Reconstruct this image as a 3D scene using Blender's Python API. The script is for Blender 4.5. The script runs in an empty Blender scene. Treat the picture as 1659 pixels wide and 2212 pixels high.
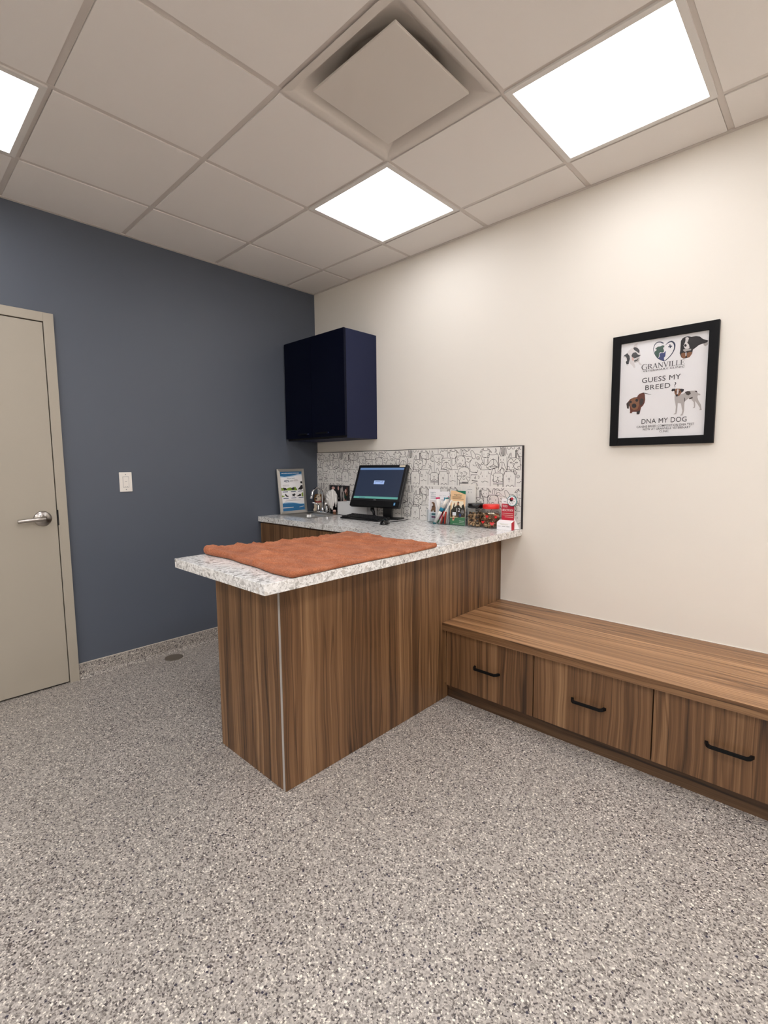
import bpy, bmesh, math, random
from mathutils import Vector, Matrix, noise
from mathutils.geometry import tessellate_polygon
random.seed(7)
PI = math.pi
SC = bpy.context.scene
COL = SC.collection

# ------------------------------------------------------------------ camera
CAM = Vector((3.3359, -2.6966, 1.2966))
YAW, PITCH, ROLL = 2.3273, -0.0983, -0.0092
FPX = 1044.08
fw = Vector((math.cos(YAW)*math.cos(PITCH), math.sin(YAW)*math.cos(PITCH), math.sin(PITCH)))
rt = fw.cross(Vector((0, 0, 1))).normalized()
up = rt.cross(fw)
r2 = rt*math.cos(ROLL)+up*math.sin(ROLL)
u2 = -rt*math.sin(ROLL)+up*math.cos(ROLL)
cd = bpy.data.cameras.new('camera')
cd.sensor_fit = 'HORIZONTAL'; cd.sensor_width = 36.0; cd.lens = 36.0*FPX/1659.0
cd.clip_start = 0.02
cam = bpy.data.objects.new('camera', cd); COL.objects.link(cam)
cam.matrix_world = Matrix(((r2.x, u2.x, -fw.x, CAM.x), (r2.y, u2.y, -fw.y, CAM.y), (r2.z, u2.z, -fw.z, CAM.z), (0, 0, 0, 1)))
SC.camera = cam

# ------------------------------------------------------------------ view, world, light levels
SC.view_settings.view_transform = 'Standard'
SC.view_settings.look = 'None'
SC.view_settings.gamma = 1.0
SC.view_settings.use_curve_mapping = False
SC.view_settings.exposure = 0.0
PANEL_STRENGTH = 6.5 
PANEL_STRENGTH_FILL = 22.0            # unseen panels made stronger as fill; ceiling LED panels are the only lights
PANEL_COLOR = (0.96, 0.975, 1.02)
W = bpy.data.worlds.new('world'); SC.world = W; W.use_nodes = True
W.node_tree.nodes['Background'].inputs[0].default_value = (0.02, 0.02, 0.02, 1)
W.node_tree.nodes['Background'].inputs[1].default_value = 0.1

# ------------------------------------------------------------------ materials
def s2l(c):
    return tuple(((v/255.0)/12.92 if v/255.0 <= 0.04045 else (((v/255.0)+0.055)/1.055)**2.4) for v in c)+(1.0,)
MATS = {}
def newmat(name):
    m = bpy.data.materials.new(name); m.use_nodes = True
    MATS[name] = m
    nt = m.node_tree
    return m, nt, nt.nodes, nt.links, nt.nodes['Principled BSDF']
def flat(name, rgb, rough=0.5, metal=0.0, spec=0.5, bump=None, var=0.0, coat=0.0):
    m, nt, N, L, b = newmat(name)
    b.inputs['Base Color'].default_value = s2l(rgb)
    b.inputs['Roughness'].default_value = rough
    b.inputs['Metallic'].default_value = metal
    b.inputs['Specular IOR Level'].default_value = spec
    b.inputs['Coat Weight'].default_value = coat
    tc = N.new('ShaderNodeTexCoord')
    if bump:
        n = N.new('ShaderNodeTexNoise'); n.inputs['Scale'].default_value = bump[0]; n.inputs['Detail'].default_value = 3
        L.new(tc.outputs['Object'], n.inputs['Vector'])
        bp = N.new('ShaderNodeBump'); bp.inputs['Strength'].default_value = bump[1]; bp.inputs['Distance'].default_value = bump[2]
        L.new(n.outputs['Fac'], bp.inputs['Height']); L.new(bp.outputs['Normal'], b.inputs['Normal'])
    if var:
        n = N.new('ShaderNodeTexNoise'); n.inputs['Scale'].default_value = 6; n.inputs['Detail'].default_value = 4
        L.new(tc.outputs['Object'], n.inputs['Vector'])
        hs = N.new('ShaderNodeHueSaturation'); hs.inputs['Color'].default_value = s2l(rgb)
        mr = N.new('ShaderNodeMapRange'); mr.inputs['To Min'].default_value = 1-var; mr.inputs['To Max'].default_value = 1+var
        L.new(n.outputs['Fac'], mr.inputs['Value']); L.new(mr.outputs['Result'], hs.inputs['Value'])
        L.new(hs.outputs['Color'], b.inputs['Base Color'])
    return m
def ramp(N, stops, interp='LINEAR'):
    r = N.new('ShaderNodeValToRGB'); cr = r.color_ramp; cr.interpolation = interp
    while len(cr.elements) < len(stops): cr.elements.new(0.5)
    for e, (p, c) in zip(cr.elements, stops):
        e.position = p; e.color = s2l(c)
    return r
def mth(N, L, op, a, b=None):
    n = N.new('ShaderNodeMath'); n.operation = op
    for i, v in enumerate((a, b)):
        if v is None: continue
        if isinstance(v, (int, float)): n.inputs[i].default_value = v
        else: L.new(v, n.inputs[i])
    return n.outputs[0]

def wood(name, along, gain=1.0, seed=0.0, grey=0.07):
    m, nt, N, L, b = newmat(name)
    tc = N.new('ShaderNodeTexCoord'); sp = N.new('ShaderNodeSeparateXYZ'); L.new(tc.outputs['Object'], sp.inputs[0])
    X, Y, Z = sp.outputs
    if along == 'z': ac = mth(N, L, 'ADD', mth(N, L, 'ADD', X, Y), seed); al = Z
    elif along == 'x': ac = mth(N, L, 'ADD', mth(N, L, 'ADD', Y, Z), seed); al = X
    # low frequency wander of the grain
    cv = N.new('ShaderNodeCombineXYZ'); L.new(mth(N, L, 'MULTIPLY', ac, 5.0), cv.inputs[0]); L.new(mth(N, L, 'MULTIPLY', al, 1.6), cv.inputs[1])
    n0 = N.new('ShaderNodeTexNoise'); n0.inputs['Scale'].default_value = 1.0; n0.inputs['Detail'].default_value = 2; L.new(cv.outputs[0], n0.inputs['Vector'])
    wob = mth(N, L, 'MULTIPLY', mth(N, L, 'SUBTRACT', n0.outputs['Fac'], 0.5), 0.055)
    acw = mth(N, L, 'ADD', ac, wob)
    acs = mth(N, L, 'ADD', ac, mth(N, L, 'MULTIPLY', wob, 0.15))
    vo = N.new('ShaderNodeTexVoronoi'); vo.voronoi_dimensions = '1D'; vo.inputs['W'].default_value = 0
    vo.inputs['Scale'].default_value = 17.0; vo.inputs['Randomness'].default_value = 0.9
    L.new(acs, vo.inputs['W'])
    sc = N.new('ShaderNodeSeparateColor'); L.new(vo.outputs['Color'], sc.inputs[0])
    def streak(fa, fl, det):
        c = N.new('ShaderNodeCombineXYZ'); L.new(mth(N, L, 'MULTIPLY', acw, fa), c.inputs[0]); L.new(mth(N, L, 'MULTIPLY', al, fl), c.inputs[1])
        L.new(mth(N, L, 'MULTIPLY', sc.outputs[1], 20.0), c.inputs[2])
        n = N.new('ShaderNodeTexNoise'); n.inputs['Scale'].default_value = 1.0; n.inputs['Detail'].default_value = det; n.inputs['Roughness'].default_value = 0.55
        L.new(c.outputs[0], n.inputs['Vector']); return n.outputs['Fac']
    s1 = streak(62, 0.5, 4); s2 = streak(300, 3.0, 3)
    t = mth(N, L, 'ADD', mth(N, L, 'MULTIPLY', sc.outputs[0], 0.21), mth(N, L, 'ADD', mth(N, L, 'MULTIPLY', s1, 0.62), mth(N, L, 'MULTIPLY', s2, 0.30)))
    cz = N.new('ShaderNodeCombineXYZ'); L.new(mth(N, L, 'MULTIPLY', acw, 15.0), cz.inputs[0]); L.new(mth(N, L, 'MULTIPLY', al, 0.42), cz.inputs[1]); cz.inputs[2].default_value = 4.0+seed
    nz = N.new('ShaderNodeTexNoise'); nz.inputs['Scale'].default_value = 1.0; nz.inputs['Detail'].default_value = 1.5; L.new(cz.outputs[0], nz.inputs['Vector'])
    vein = mth(N, L, 'ABSOLUTE', mth(N, L, 'SUBTRACT', nz.outputs['Fac'], 0.5))
    vein = mth(N, L, 'MULTIPLY', mth(N, L, 'MAXIMUM', mth(N, L, 'SUBTRACT', 1.0, mth(N, L, 'MULTIPLY', vein, 45.0)), 0.0), 0.16)
    t = mth(N, L, 'SUBTRACT', t, vein)
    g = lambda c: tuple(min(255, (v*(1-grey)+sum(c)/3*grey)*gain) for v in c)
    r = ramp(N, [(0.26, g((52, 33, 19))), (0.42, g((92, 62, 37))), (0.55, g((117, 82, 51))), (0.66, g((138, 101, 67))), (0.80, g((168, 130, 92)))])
    L.new(t, r.inputs[0]); L.new(r.outputs[0], b.inputs['Base Color'])
    b.inputs['Roughness'].default_value = 0.42
    bp = N.new('ShaderNodeBump'); bp.inputs['Strength'].default_value = 0.15; bp.inputs['Distance'].default_value = 0.0006
    L.new(s2, bp.inputs['Height']); L.new(bp.outputs['Normal'], b.inputs['Normal'])
    return m

def flake_floor(name, scale=245.0, shade=1.0, rough=0.38):
    m, nt, N, L, b = newmat(name)
    tc = N.new('ShaderNodeTexCoord')
    nd = N.new('ShaderNodeTexNoise'); nd.inputs['Scale'].default_value = 320; L.new(tc.outputs['Object'], nd.inputs['Vector'])
    mx = N.new('ShaderNodeMixRGB'); mx.inputs[0].default_value = 0.006
    L.new(tc.outputs['Object'], mx.inputs[1]); L.new(nd.outputs['Color'], mx.inputs[2])
    v = N.new('ShaderNodeTexVoronoi'); v.inputs['Scale'].default_value = scale; L.new(mx.outputs[0], v.inputs['Vector'])
    sc = N.new('ShaderNodeSeparateColor'); L.new(v.outputs['Color'], sc.inputs[0])
    k = lambda c: tuple(min(255, x*shade) for x in c)
    r1 = ramp(N, [(0.0, k((62, 56, 56))), (0.06, k((104, 96, 91))), (0.20, k((140, 133, 126))), (0.40, k((164, 156, 149))), (0.66, k((178, 169, 160))), (0.86, k((198, 190, 181))), (0.95, k((226, 219, 206)))], 'CONSTANT')
    L.new(sc.outputs[0], r1.inputs[0])
    # scattered larger dark and pale flakes
    v2 = N.new('ShaderNodeTexVoronoi'); v2.inputs['Scale'].default_value = scale*0.42; L.new(mx.outputs[0], v2.inputs['Vector'])
    s2 = N.new('ShaderNodeSeparateColor'); L.new(v2.outputs['Color'], s2.inputs[0])
    near = mth(N, L, 'LESS_THAN', v2.outputs['Distance'], 0.36)
    dk = mth(N, L, 'MULTIPLY', near, mth(N, L, 'LESS_THAN', s2.outputs[0], 0.05))
    lt = mth(N, L, 'MULTIPLY', near, mth(N, L, 'GREATER_THAN', s2.outputs[0], 0.955))
    m1 = N.new('ShaderNodeMixRGB'); L.new(dk, m1.inputs[0]); L.new(r1.outputs[0], m1.inputs[1]); m1.inputs[2].default_value = s2l(k((44, 40, 56)))
    m2 = N.new('ShaderNodeMixRGB'); L.new(lt, m2.inputs[0]); L.new(m1.outputs[0], m2.inputs[1]); m2.inputs[2].default_value = s2l(k((232, 226, 214)))
    L.new(m2.outputs[0], b.inputs['Base Color'])
    b.inputs['Roughness'].default_value = rough
    bp = N.new('ShaderNodeBump'); bp.inputs['Strength'].default_value = 0.12; bp.inputs['Distance'].default_value = 0.0008
    L.new(sc.outputs[0], bp.inputs['Height']); L.new(bp.outputs['Normal'], b.inputs['Normal'])
    return m

def terrazzo(name):
    m, nt, N, L, b = newmat(name)
    tc = N.new('ShaderNodeTexCoord')
    nd = N.new('ShaderNodeTexNoise'); nd.inputs['Scale'].default_value = 55; nd.inputs['Detail'].default_value = 3; L.new(tc.outputs['Object'], nd.inputs['Vector'])
    mx = N.new('ShaderNodeMixRGB'); mx.inputs[0].default_value = 0.035
    L.new(tc.outputs['Object'], mx.inputs[1]); L.new(nd.outputs['Color'], mx.inputs[2])
    def vor(scale, stops):
        v = N.new('ShaderNodeTexVoronoi'); v.inputs['Scale'].default_value = scale; L.new(mx.outputs[0], v.inputs['Vector'])
        s = N.new('ShaderNodeSeparateColor'); L.new(v.outputs['Color'], s.inputs[0])
        r = ramp(N, stops, 'CONSTANT'); L.new(s.outputs[0], r.inputs[0]); return v, s, r
    v1, s1, r1 = vor(130, [(0, (194, 191, 187)), (0.14, (216, 213, 209)), (0.4, (233, 231, 227)), (0.7, (245, 243, 240))])
    v2, s2, r2 = vor(50, [(0, (168, 165, 161)), (0.3, (184, 181, 176)), (0.6, (208, 203, 196)), (0.8, (236, 233, 228)), (0.92, (144, 140, 136))])
    near = mth(N, L, 'LESS_THAN', v2.outputs['Distance'], 0.46)
    pick = mth(N, L, 'MULTIPLY', near, mth(N, L, 'GREATER_THAN', s2.outputs[1], 0.60))
    m1 = N.new('ShaderNodeMixRGB'); L.new(pick, m1.inputs[0]); L.new(r1.outputs[0], m1.inputs[1]); L.new(r2.outputs[0], m1.inputs[2])
    L.new(m1.outputs[0], b.inputs['Base Color'])
    b.inputs['Roughness'].default_value = 0.14
    return m

def clear(name, tint=(245, 248, 250), refl=1.0, rough=0.04):
    m = bpy.data.materials.new(name); m.use_nodes = True; MATS[name] = m
    N = m.node_tree.nodes; L = m.node_tree.links; N.clear()
    o = N.new('ShaderNodeOutputMaterial'); t = N.new('ShaderNodeBsdfTransparent'); t.inputs[0].default_value = s2l(tint)
    g = N.new('ShaderNodeBsdfGlossy'); g.inputs['Roughness'].default_value = rough
    f = N.new('ShaderNodeFresnel'); f.inputs[0].default_value = 1.45
    ge = N.new('ShaderNodeNewGeometry'); front = mth(N, L, 'SUBTRACT', 1.0, ge.outputs['Backfacing'])
    mx = N.new('ShaderNodeMixShader'); L.new(mth(N, L, 'MULTIPLY', mth(N, L, 'MULTIPLY', f.outputs[0], refl), front), mx.inputs[0])
    L.new(t.outputs[0], mx.inputs[1]); L.new(g.outputs[0], mx.inputs[2]); L.new(mx.outputs[0], o.inputs[0])
    return m
def glow(name, rgb, strength):
    m, nt, N, L, b = newmat(name)
    b.inputs['Base Color'].default_value = (0.8, 0.8, 0.8, 1)
    b.inputs['Emission Color'].default_value = rgb if len(rgb) == 4 else tuple(rgb)+(1,)
    b.inputs['Emission Strength'].default_value = strength
    return m

flake_floor('flake_floor'); flake_floor('flake_cove')
terrazzo('terrazzo_laminate')
wood('walnut_upright', 'z'); wood('walnut_upright_drawer', 'z', 0.98, 3.3); wood('walnut_top_lit', 'x', 1.33, 1.7, 0.14); wood('walnut_banding', 'x', 1.0, 2.9); wood('walnut_toe', 'x', 0.72, 5.1)  # bench-top walnut is brightened: light from above put into its colour
flat('wall_cream', (236, 229, 218), 0.6, bump=(160, 0.05, 0.001))
flat('wall_slate_blue', (85, 91, 102), 0.5, bump=(160, 0.05, 0.001))
flat('ceiling_tile', (238, 232, 226), 0.9, bump=(420, 0.12, 0.0008))
flat('grid_white', (214, 205, 197), 0.5)
flat('plenum_dark', (46, 42, 40), 0.9)
flat('vent_white', (216, 208, 199), 0.55)
flat('vent_dark', (128, 120, 110), 0.8)
flat('lamp_frame_white', (225, 220, 214), 0.45)
glow('lamp_diffuser', PANEL_COLOR, PANEL_STRENGTH); glow('lamp_diffuser_fill', PANEL_COLOR, PANEL_STRENGTH_FILL)
flat('door_taupe', (172, 163, 148), 0.5, bump=(260, 0.08, 0.0006))
flat('cove_cap', (205, 196, 184), 0.5)
flat('gap_black', (14, 13, 14), 0.7)
flat('navy_front_shaded', (3, 6, 26), 0.5, spec=0.12, bump=(300, 0.05, 0.0005))  # door fronts darker than the body: their shade put into the colour
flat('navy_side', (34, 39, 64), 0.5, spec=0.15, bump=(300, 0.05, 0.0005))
flat('brushed_steel', (190, 188, 184), 0.3, metal=1.0)
flat('satin_nickel', (178, 172, 166), 0.28, metal=1.0)
flat('chrome', (220, 220, 222), 0.08, metal=1.0)
flat('matte_black', (11, 11, 12), 0.55, spec=0.2)
flat('frame_black', (11, 10, 12), 0.6, spec=0.2)
flat('plastic_black', (13, 13, 15), 0.35)
flat('key_black', (22, 22, 24), 0.45)
flat('gloss_black', (9, 9, 10), 0.12)
flat('plastic_white', (236, 230, 222), 0.4)
flat('edge_grey', (176, 170, 165), 0.5)
flat('paper_white', (246, 243, 243), 0.7)
flat('tile_glaze', (236, 232, 226), 0.18)
flat('grout_white', (244, 240, 234), 0.7)
flat('doodle_ink', (62, 56, 54), 0.5)
flat('trim_charcoal', (38, 32, 34), 0.4)
flat('box_white', (226, 226, 226), 0.5)
flat('silver_snap', (196, 192, 186), 0.32, metal=0.75)
flat('lid_red', (226, 38, 30), 0.28, coat=0.4)
flat('lid_black', (14, 14, 14), 0.2)
flat('treat_tan', (178, 146, 108), 0.75, bump=(300, 0.3, 0.001), var=0.3)
flat('treat_brown', (120, 80, 52), 0.75, bump=(300, 0.3, 0.001), var=0.3)
flat('plush_cream', (222, 206, 184), 0.95, bump=(500, 0.6, 0.002))
flat('plush_brown', (112, 76, 34), 0.95, bump=(500, 0.6, 0.002))
flat('cloth_white', (240, 236, 230), 0.8)
flat('drain_brown', (120, 110, 98), 0.5, metal=0.4)
flat('ink_text', (62, 58, 60), 0.6)
flat('ink_grey', (150, 148, 150), 0.6)
flat('teal', (22, 120, 150), 0.4); flat('teal_dark', (60, 130, 134), 0.5); flat('plum', (122, 50, 100), 0.5)
flat('magenta', (196, 30, 92), 0.35); flat('red_pack', (206, 60, 44), 0.35); flat('crimson', (190, 28, 52), 0.45)
flat('leaf_green', (66, 128, 84), 0.5); flat('deep_green', (16, 112, 84), 0.5); flat('peach', (236, 196, 150), 0.6)
flat('skin', (176, 120, 88), 0.6); flat('olive_dark', (52, 46, 34), 0.6); flat('photo_brown', (120, 88, 62), 0.6)
flat('bone_print', (16, 14, 12), 0.5); flat('heart_red', (216, 30, 34), 0.4); flat('label_cream', (244, 230, 204), 0.6)
flat('screen_base', (8, 10, 14), 0.25)
for n, c in dict(art_white=(226, 219, 217), art_black=(34, 30, 32), art_grey=(186, 178, 174), art_navy=(44, 54, 78), art_navyb=(42, 56, 112), art_green=(40, 78, 62),
                 art_brown=(104, 52, 36), art_tan=(138, 92, 62), art_pink=(220, 176, 164), art_dark=(62, 50, 46), art_blue=(44, 112, 160), art_sky=(150, 196, 224),
                 art_lime=(132, 158, 52), art_slate=(52, 76, 104)).items():
    flat(n, c, 0.65)
glow('screen_glow', s2l((30, 42, 64)), 1.0); glow('screen_bar', s2l((96, 128, 172)), 1.0); glow('screen_task', s2l((92, 156, 146)), 1.0); glow('screen_dialog', s2l((158, 182, 228)), 1.0); glow('screen_ink', s2l((70, 84, 120)), 1.0)
for n in ('screen_glow', 'screen_bar', 'screen_task', 'screen_dialog', 'screen_ink'):
    MATS[n].node_tree.nodes['Principled BSDF'].inputs['Base Color'].default_value = (0.01, 0.01, 0.012, 1)
    MATS[n].node_tree.nodes['Principled BSDF'].inputs['Roughness'].default_value = 0.3
clear('acrylic', (249, 251, 252), 0.8); clear('jar_plastic', (246, 246, 245), 1.0, 0.08); clear('picture_glazing', (250, 250, 250), 0.5, 0.15)

def towel_mat():
    m, nt, N, L, b = newmat('terry_rust')
    tc = N.new('ShaderNodeTexCoord')
    n1 = N.new('ShaderNodeTexNoise'); n1.inputs['Scale'].default_value = 230; n1.inputs['Detail'].default_value = 4; L.new(tc.outputs['Object'], n1.inputs['Vector'])
    n2 = N.new('ShaderNodeTexNoise'); n2.inputs['Scale'].default_value = 14; n2.inputs['Detail'].default_value = 5; L.new(tc.outputs['Object'], n2.inputs['Vector'])
    t = mth(N, L, 'ADD', mth(N, L, 'MULTIPLY', n1.outputs['Fac'], 0.6), mth(N, L, 'MULTIPLY', n2.outputs['Fac'], 0.4))
    r = ramp(N, [(0.3, (128, 74, 50)), (0.5, (168, 102, 71)), (0.7, (202, 134, 98))]); L.new(t, r.inputs[0])
    L.new(r.outputs[0], b.inputs['Base Color']); b.inputs['Roughness'].default_value = 0.95
    b.inputs['Sheen Weight'].default_value = 0.08
    b.inputs['Specular IOR Level'].default_value = 0.1
    bp = N.new('ShaderNodeBump'); bp.inputs['Strength'].default_value = 0.7; bp.inputs['Distance'].default_value = 0.003
    L.new(n1.outputs['Fac'], bp.inputs['Height']); L.new(bp.outputs['Normal'], b.inputs['Normal'])
towel_mat()

# ------------------------------------------------------------------ mesh helpers
class MB:
    """collects shapes, then links them as ONE mesh object"""
    def __init__(s): s.bm = bmesh.new(); s.m = []
    def mi(s, mat):
        if mat not in s.m: s.m.append(mat)
        return s.m.index(mat)
    def face(s, vs, mat, smooth=False):
        try: f = s.bm.faces.new(vs)
        except ValueError: return None
        f.material_index = s.mi(mat); f.smooth = smooth; return f
    def box(s, x0, x1, y0, y1, z0, z1, mat, bev=0.0, M=None, seg=2):
        r = bmesh.ops.create_cube(s.bm, size=1.0)['verts']
        for v in r: v.co = Vector(((x0+x1)/2+v.co.x*(x1-x0), (y0+y1)/2+v.co.y*(y1-y0), (z0+z1)/2+v.co.z*(z1-z0)))
        fs = set(f for v in r for f in v.link_faces); k = s.mi(mat)
        for f in fs: f.material_index = k
        if bev > 0:
            es = set(e for v in r for e in v.link_edges)
            o = bmesh.ops.bevel(s.bm, geom=list(es), offset=bev, segments=seg, affect='EDGES', profile=0.5)
            r = list(set(v for f in o['faces'] for v in f.verts) | set(v for v in r if v.is_valid))
            for f in o['faces']: f.material_index = k
        if M is not None:
            for v in set(r): v.co = M @ v.co
        return s
    def prism(s, pts, d, mat, M=None, capmat=None):
        """outline pts (2D) extruded from 0 to d along local z, then placed by M"""
        M = M or Matrix()
        a = [s.bm.verts.new(M @ Vector((p[0], p[1], 0))) for p in pts]
        b = [s.bm.verts.new(M @ Vector((p[0], p[1], d))) for p in pts]
        s.face(a[::-1], mat); s.face(b, capmat or mat)
        n = len(pts)
        for i in range(n): s.face([a[i], a[(i+1) % n], b[(i+1) % n], b[i]], mat)
        return s
    def poly(s, pts3, mat):
        vs = [s.bm.verts.new(p) for p in pts3]; s.face(vs, mat); return s
    def fill(s, pts2, mat, f):
        """concave 2D outline filled with triangles"""
        vs = [s.bm.verts.new(f(p)) for p in pts2]
        for t in tessellate_polygon([[Vector((p[0], p[1], 0)) for p in pts2]]): s.face([vs[i] for i in t], mat)
        return s
    def lathe(s, prof, mat, M=None, n=32, smooth=True, sx=1.0, sy=1.0, sq=0.0):
        """profile (r, z) turned about z; sq > 0 squares the section"""
        M = M or Matrix(); rings = []
        for r, z in prof:
            ring = []
            for i in range(n):
                a = 2*PI*i/n; c, q = math.cos(a), math.sin(a)
                k = 1.0
                if sq: k = 1.0/((abs(c)**(2+sq*6)+abs(q)**(2+sq*6))**(1/(2+sq*6)))
                ring.append(s.bm.verts.new(M @ Vector((r*c*k*sx, r*q*k*sy, z))))
            rings.append(ring)
        for a, b in zip(rings[:-1], rings[1:]):
            for i in range(n): s.face([a[i], a[(i+1) % n], b[(i+1) % n], b[i]], mat, smooth)
        if prof[0][0] > 1e-6: s.face(rings[0][::-1], mat)
        if prof[-1][0] > 1e-6: s.face(rings[-1], mat)
        return s
    def tube(s, pts, rad, mat, n=12, cap=True):
        P = [Vector(p) for p in pts]; R = rad if isinstance(rad, (list, tuple)) else [rad]*len(P)
        T = []
        for i in range(len(P)):
            a = P[max(i-1, 0)]; b = P[min(i+1, len(P)-1)]; T.append((b-a).normalized())
        ref = Vector((0, 0, 1)) if abs(T[0].z) < 0.9 else Vector((1, 0, 0))
        rings = []
        for p, t, r in zip(P, T, R):
            x = ref.cross(t)
            if x.length < 1e-4: x = Vector((0, 1, 0)).cross(t)
            x.normalize(); y = t.cross(x); ref = y.cross(t)*-1 if False else ref
            rings.append([s.bm.verts.new(p+x*(r*math.cos(2*PI*i/n))+y*(r*math.sin(2*PI*i/n))) for i in range(n)])
        for a, b in zip(rings[:-1], rings[1:]):
            for i in range(n): s.face([a[i], a[(i+1) % n], b[(i+1) % n], b[i]], mat, True)
        if cap: s.face(rings[0][::-1], mat); s.face(rings[-1], mat)
        return s
    def ball(s, c, r, mat, u=20, v=12, M=None):
        rr = r if isinstance(r, (tuple, list)) else (r, r, r)
        o = bmesh.ops.create_uvsphere(s.bm, u_segments=u, v_segments=v, radius=1.0)['verts']
        for q in o:
            q.co = Vector((q.co.x*rr[0], q.co.y*rr[1], q.co.z*rr[2]))
            if M is not None: q.co = M @ q.co
            q.co += Vector(c)
        k = s.mi(mat)
        for f in set(f for q in o for f in q.link_faces): f.material_index = k; f.smooth = True
        return s
    def ribbon(s, pts, w, mat, f):
        """flat stroke of width w along 2D pts; f maps 2D to 3D"""
        P = [Vector((p[0], p[1])) for p in pts]
        if len(P) < 2: return s
        A, B = [], []
        for i, p in enumerate(P):
            d = (P[min(i+1, len(P)-1)]-P[max(i-1, 0)])
            if d.length < 1e-9: d = Vector((1, 0))
            d.normalize(); nrm = Vector((-d.y, d.x))*(w[i] if isinstance(w, list) else w)/2
            A.append(s.bm.verts.new(f(p+nrm))); B.append(s.bm.verts.new(f(p-nrm)))
        for i in range(len(P)-1): s.face([A[i], B[i], B[i+1], A[i+1]], mat)
        return s
    def text(s, body, x0, y0, w, h, mat, f, offset=0.0, h_only=False, align=0):
        """lettering fitted to width w and cap height h, baseline start (x0, y0)"""
        cu = bpy.data.curves.new('lettering', 'FONT'); cu.body = body; cu.resolution_u = 3; cu.offset = offset; cu.space_character = 1.05
        ob = bpy.data.objects.new('lettering', cu); COL.objects.link(ob)
        dg = bpy.context.evaluated_depsgraph_get(); dg.update()
        ev = ob.evaluated_get(dg); me = ev.to_mesh()
        vs = [v.co.copy() for v in me.vertices]; ps = [tuple(p.vertices) for p in me.polygons]
        ev.to_mesh_clear(); bpy.data.objects.remove(ob); bpy.data.curves.remove(cu)
        if not vs: return s
        ax = min(v.x for v in vs); bx = max(v.x for v in vs)
        cap = 0.729
        ky = h/cap; kx = ky if h_only else w/(bx-ax)
        tw = (bx-ax)*kx
        if align == 1: x0 = x0-tw/2
        nv = [s.bm.verts.new(f(Vector((x0+(v.x-ax)*kx, y0+v.y*ky)))) for v in vs]
        for p in ps: s.face([nv[i] for i in p], mat)
        return s

def wl(o):
    v = Vector((0, 0, 0))
    while o is not None: v += o.location; o = o.parent
    return v
def obj(name, mb, parent=None, local=False, bevel=None, autos=True):
    bm = mb.bm
    if parent is not None and not local:
        d = wl(parent)
        for v in bm.verts: v.co -= d
    bmesh.ops.recalc_face_normals(bm, faces=bm.faces[:])
    me = bpy.data.meshes.new(name); bm.to_mesh(me); bm.free()
    for m in mb.m: me.materials.append(MATS[m])
    o = bpy.data.objects.new(name, me); COL.objects.link(o)
    if parent is not None: o.parent = parent
    if bevel:
        b = o.modifiers.new('bevel', 'BEVEL'); b.width = bevel; b.segments = 2; b.limit_method = 'ANGLE'
    return o
def tag(o, label, cat, group=None, kind=None):
    o['label'] = label; o['category'] = cat
    if group: o['group'] = group
    if kind: o['kind'] = kind
    return o
def thing(name, label, cat, loc=(0, 0, 0), rz=0.0, group=None):
    o = bpy.data.objects.new(name, None); COL.objects.link(o); o.location = loc; o.rotation_euler = (0, 0, rz)
    o.empty_display_size = 0.05
    return tag(o, label, cat, group)
def struct(name, mb, label=None, cat=None):
    o = obj(name, mb); o['kind'] = 'structure'
    if label: o['label'] = label
    if cat: o['category'] = cat
    return o
def smooth(pts, k=4):
    if len(pts) < 3: return [Vector(p) for p in pts]
    P = [Vector(p) for p in pts]; closed = (P[0]-P[-1]).length < 1e-6
    a0 = P[-2] if closed else 2*P[0]-P[1]; b0 = P[1] if closed else 2*P[-1]-P[-2]
    Q = [a0]+P+[b0]; out = []
    for i in range(1, len(Q)-2):
        a, b, c, d = Q[i-1:i+3]
        for j in range(k):
            t = j/k; out.append(0.5*((2*b)+(c-a)*t+(2*a-5*b+4*c-d)*t*t+(-a+3*b-3*c+d)*t**3))
    out.append(P[-1]); return out

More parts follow.
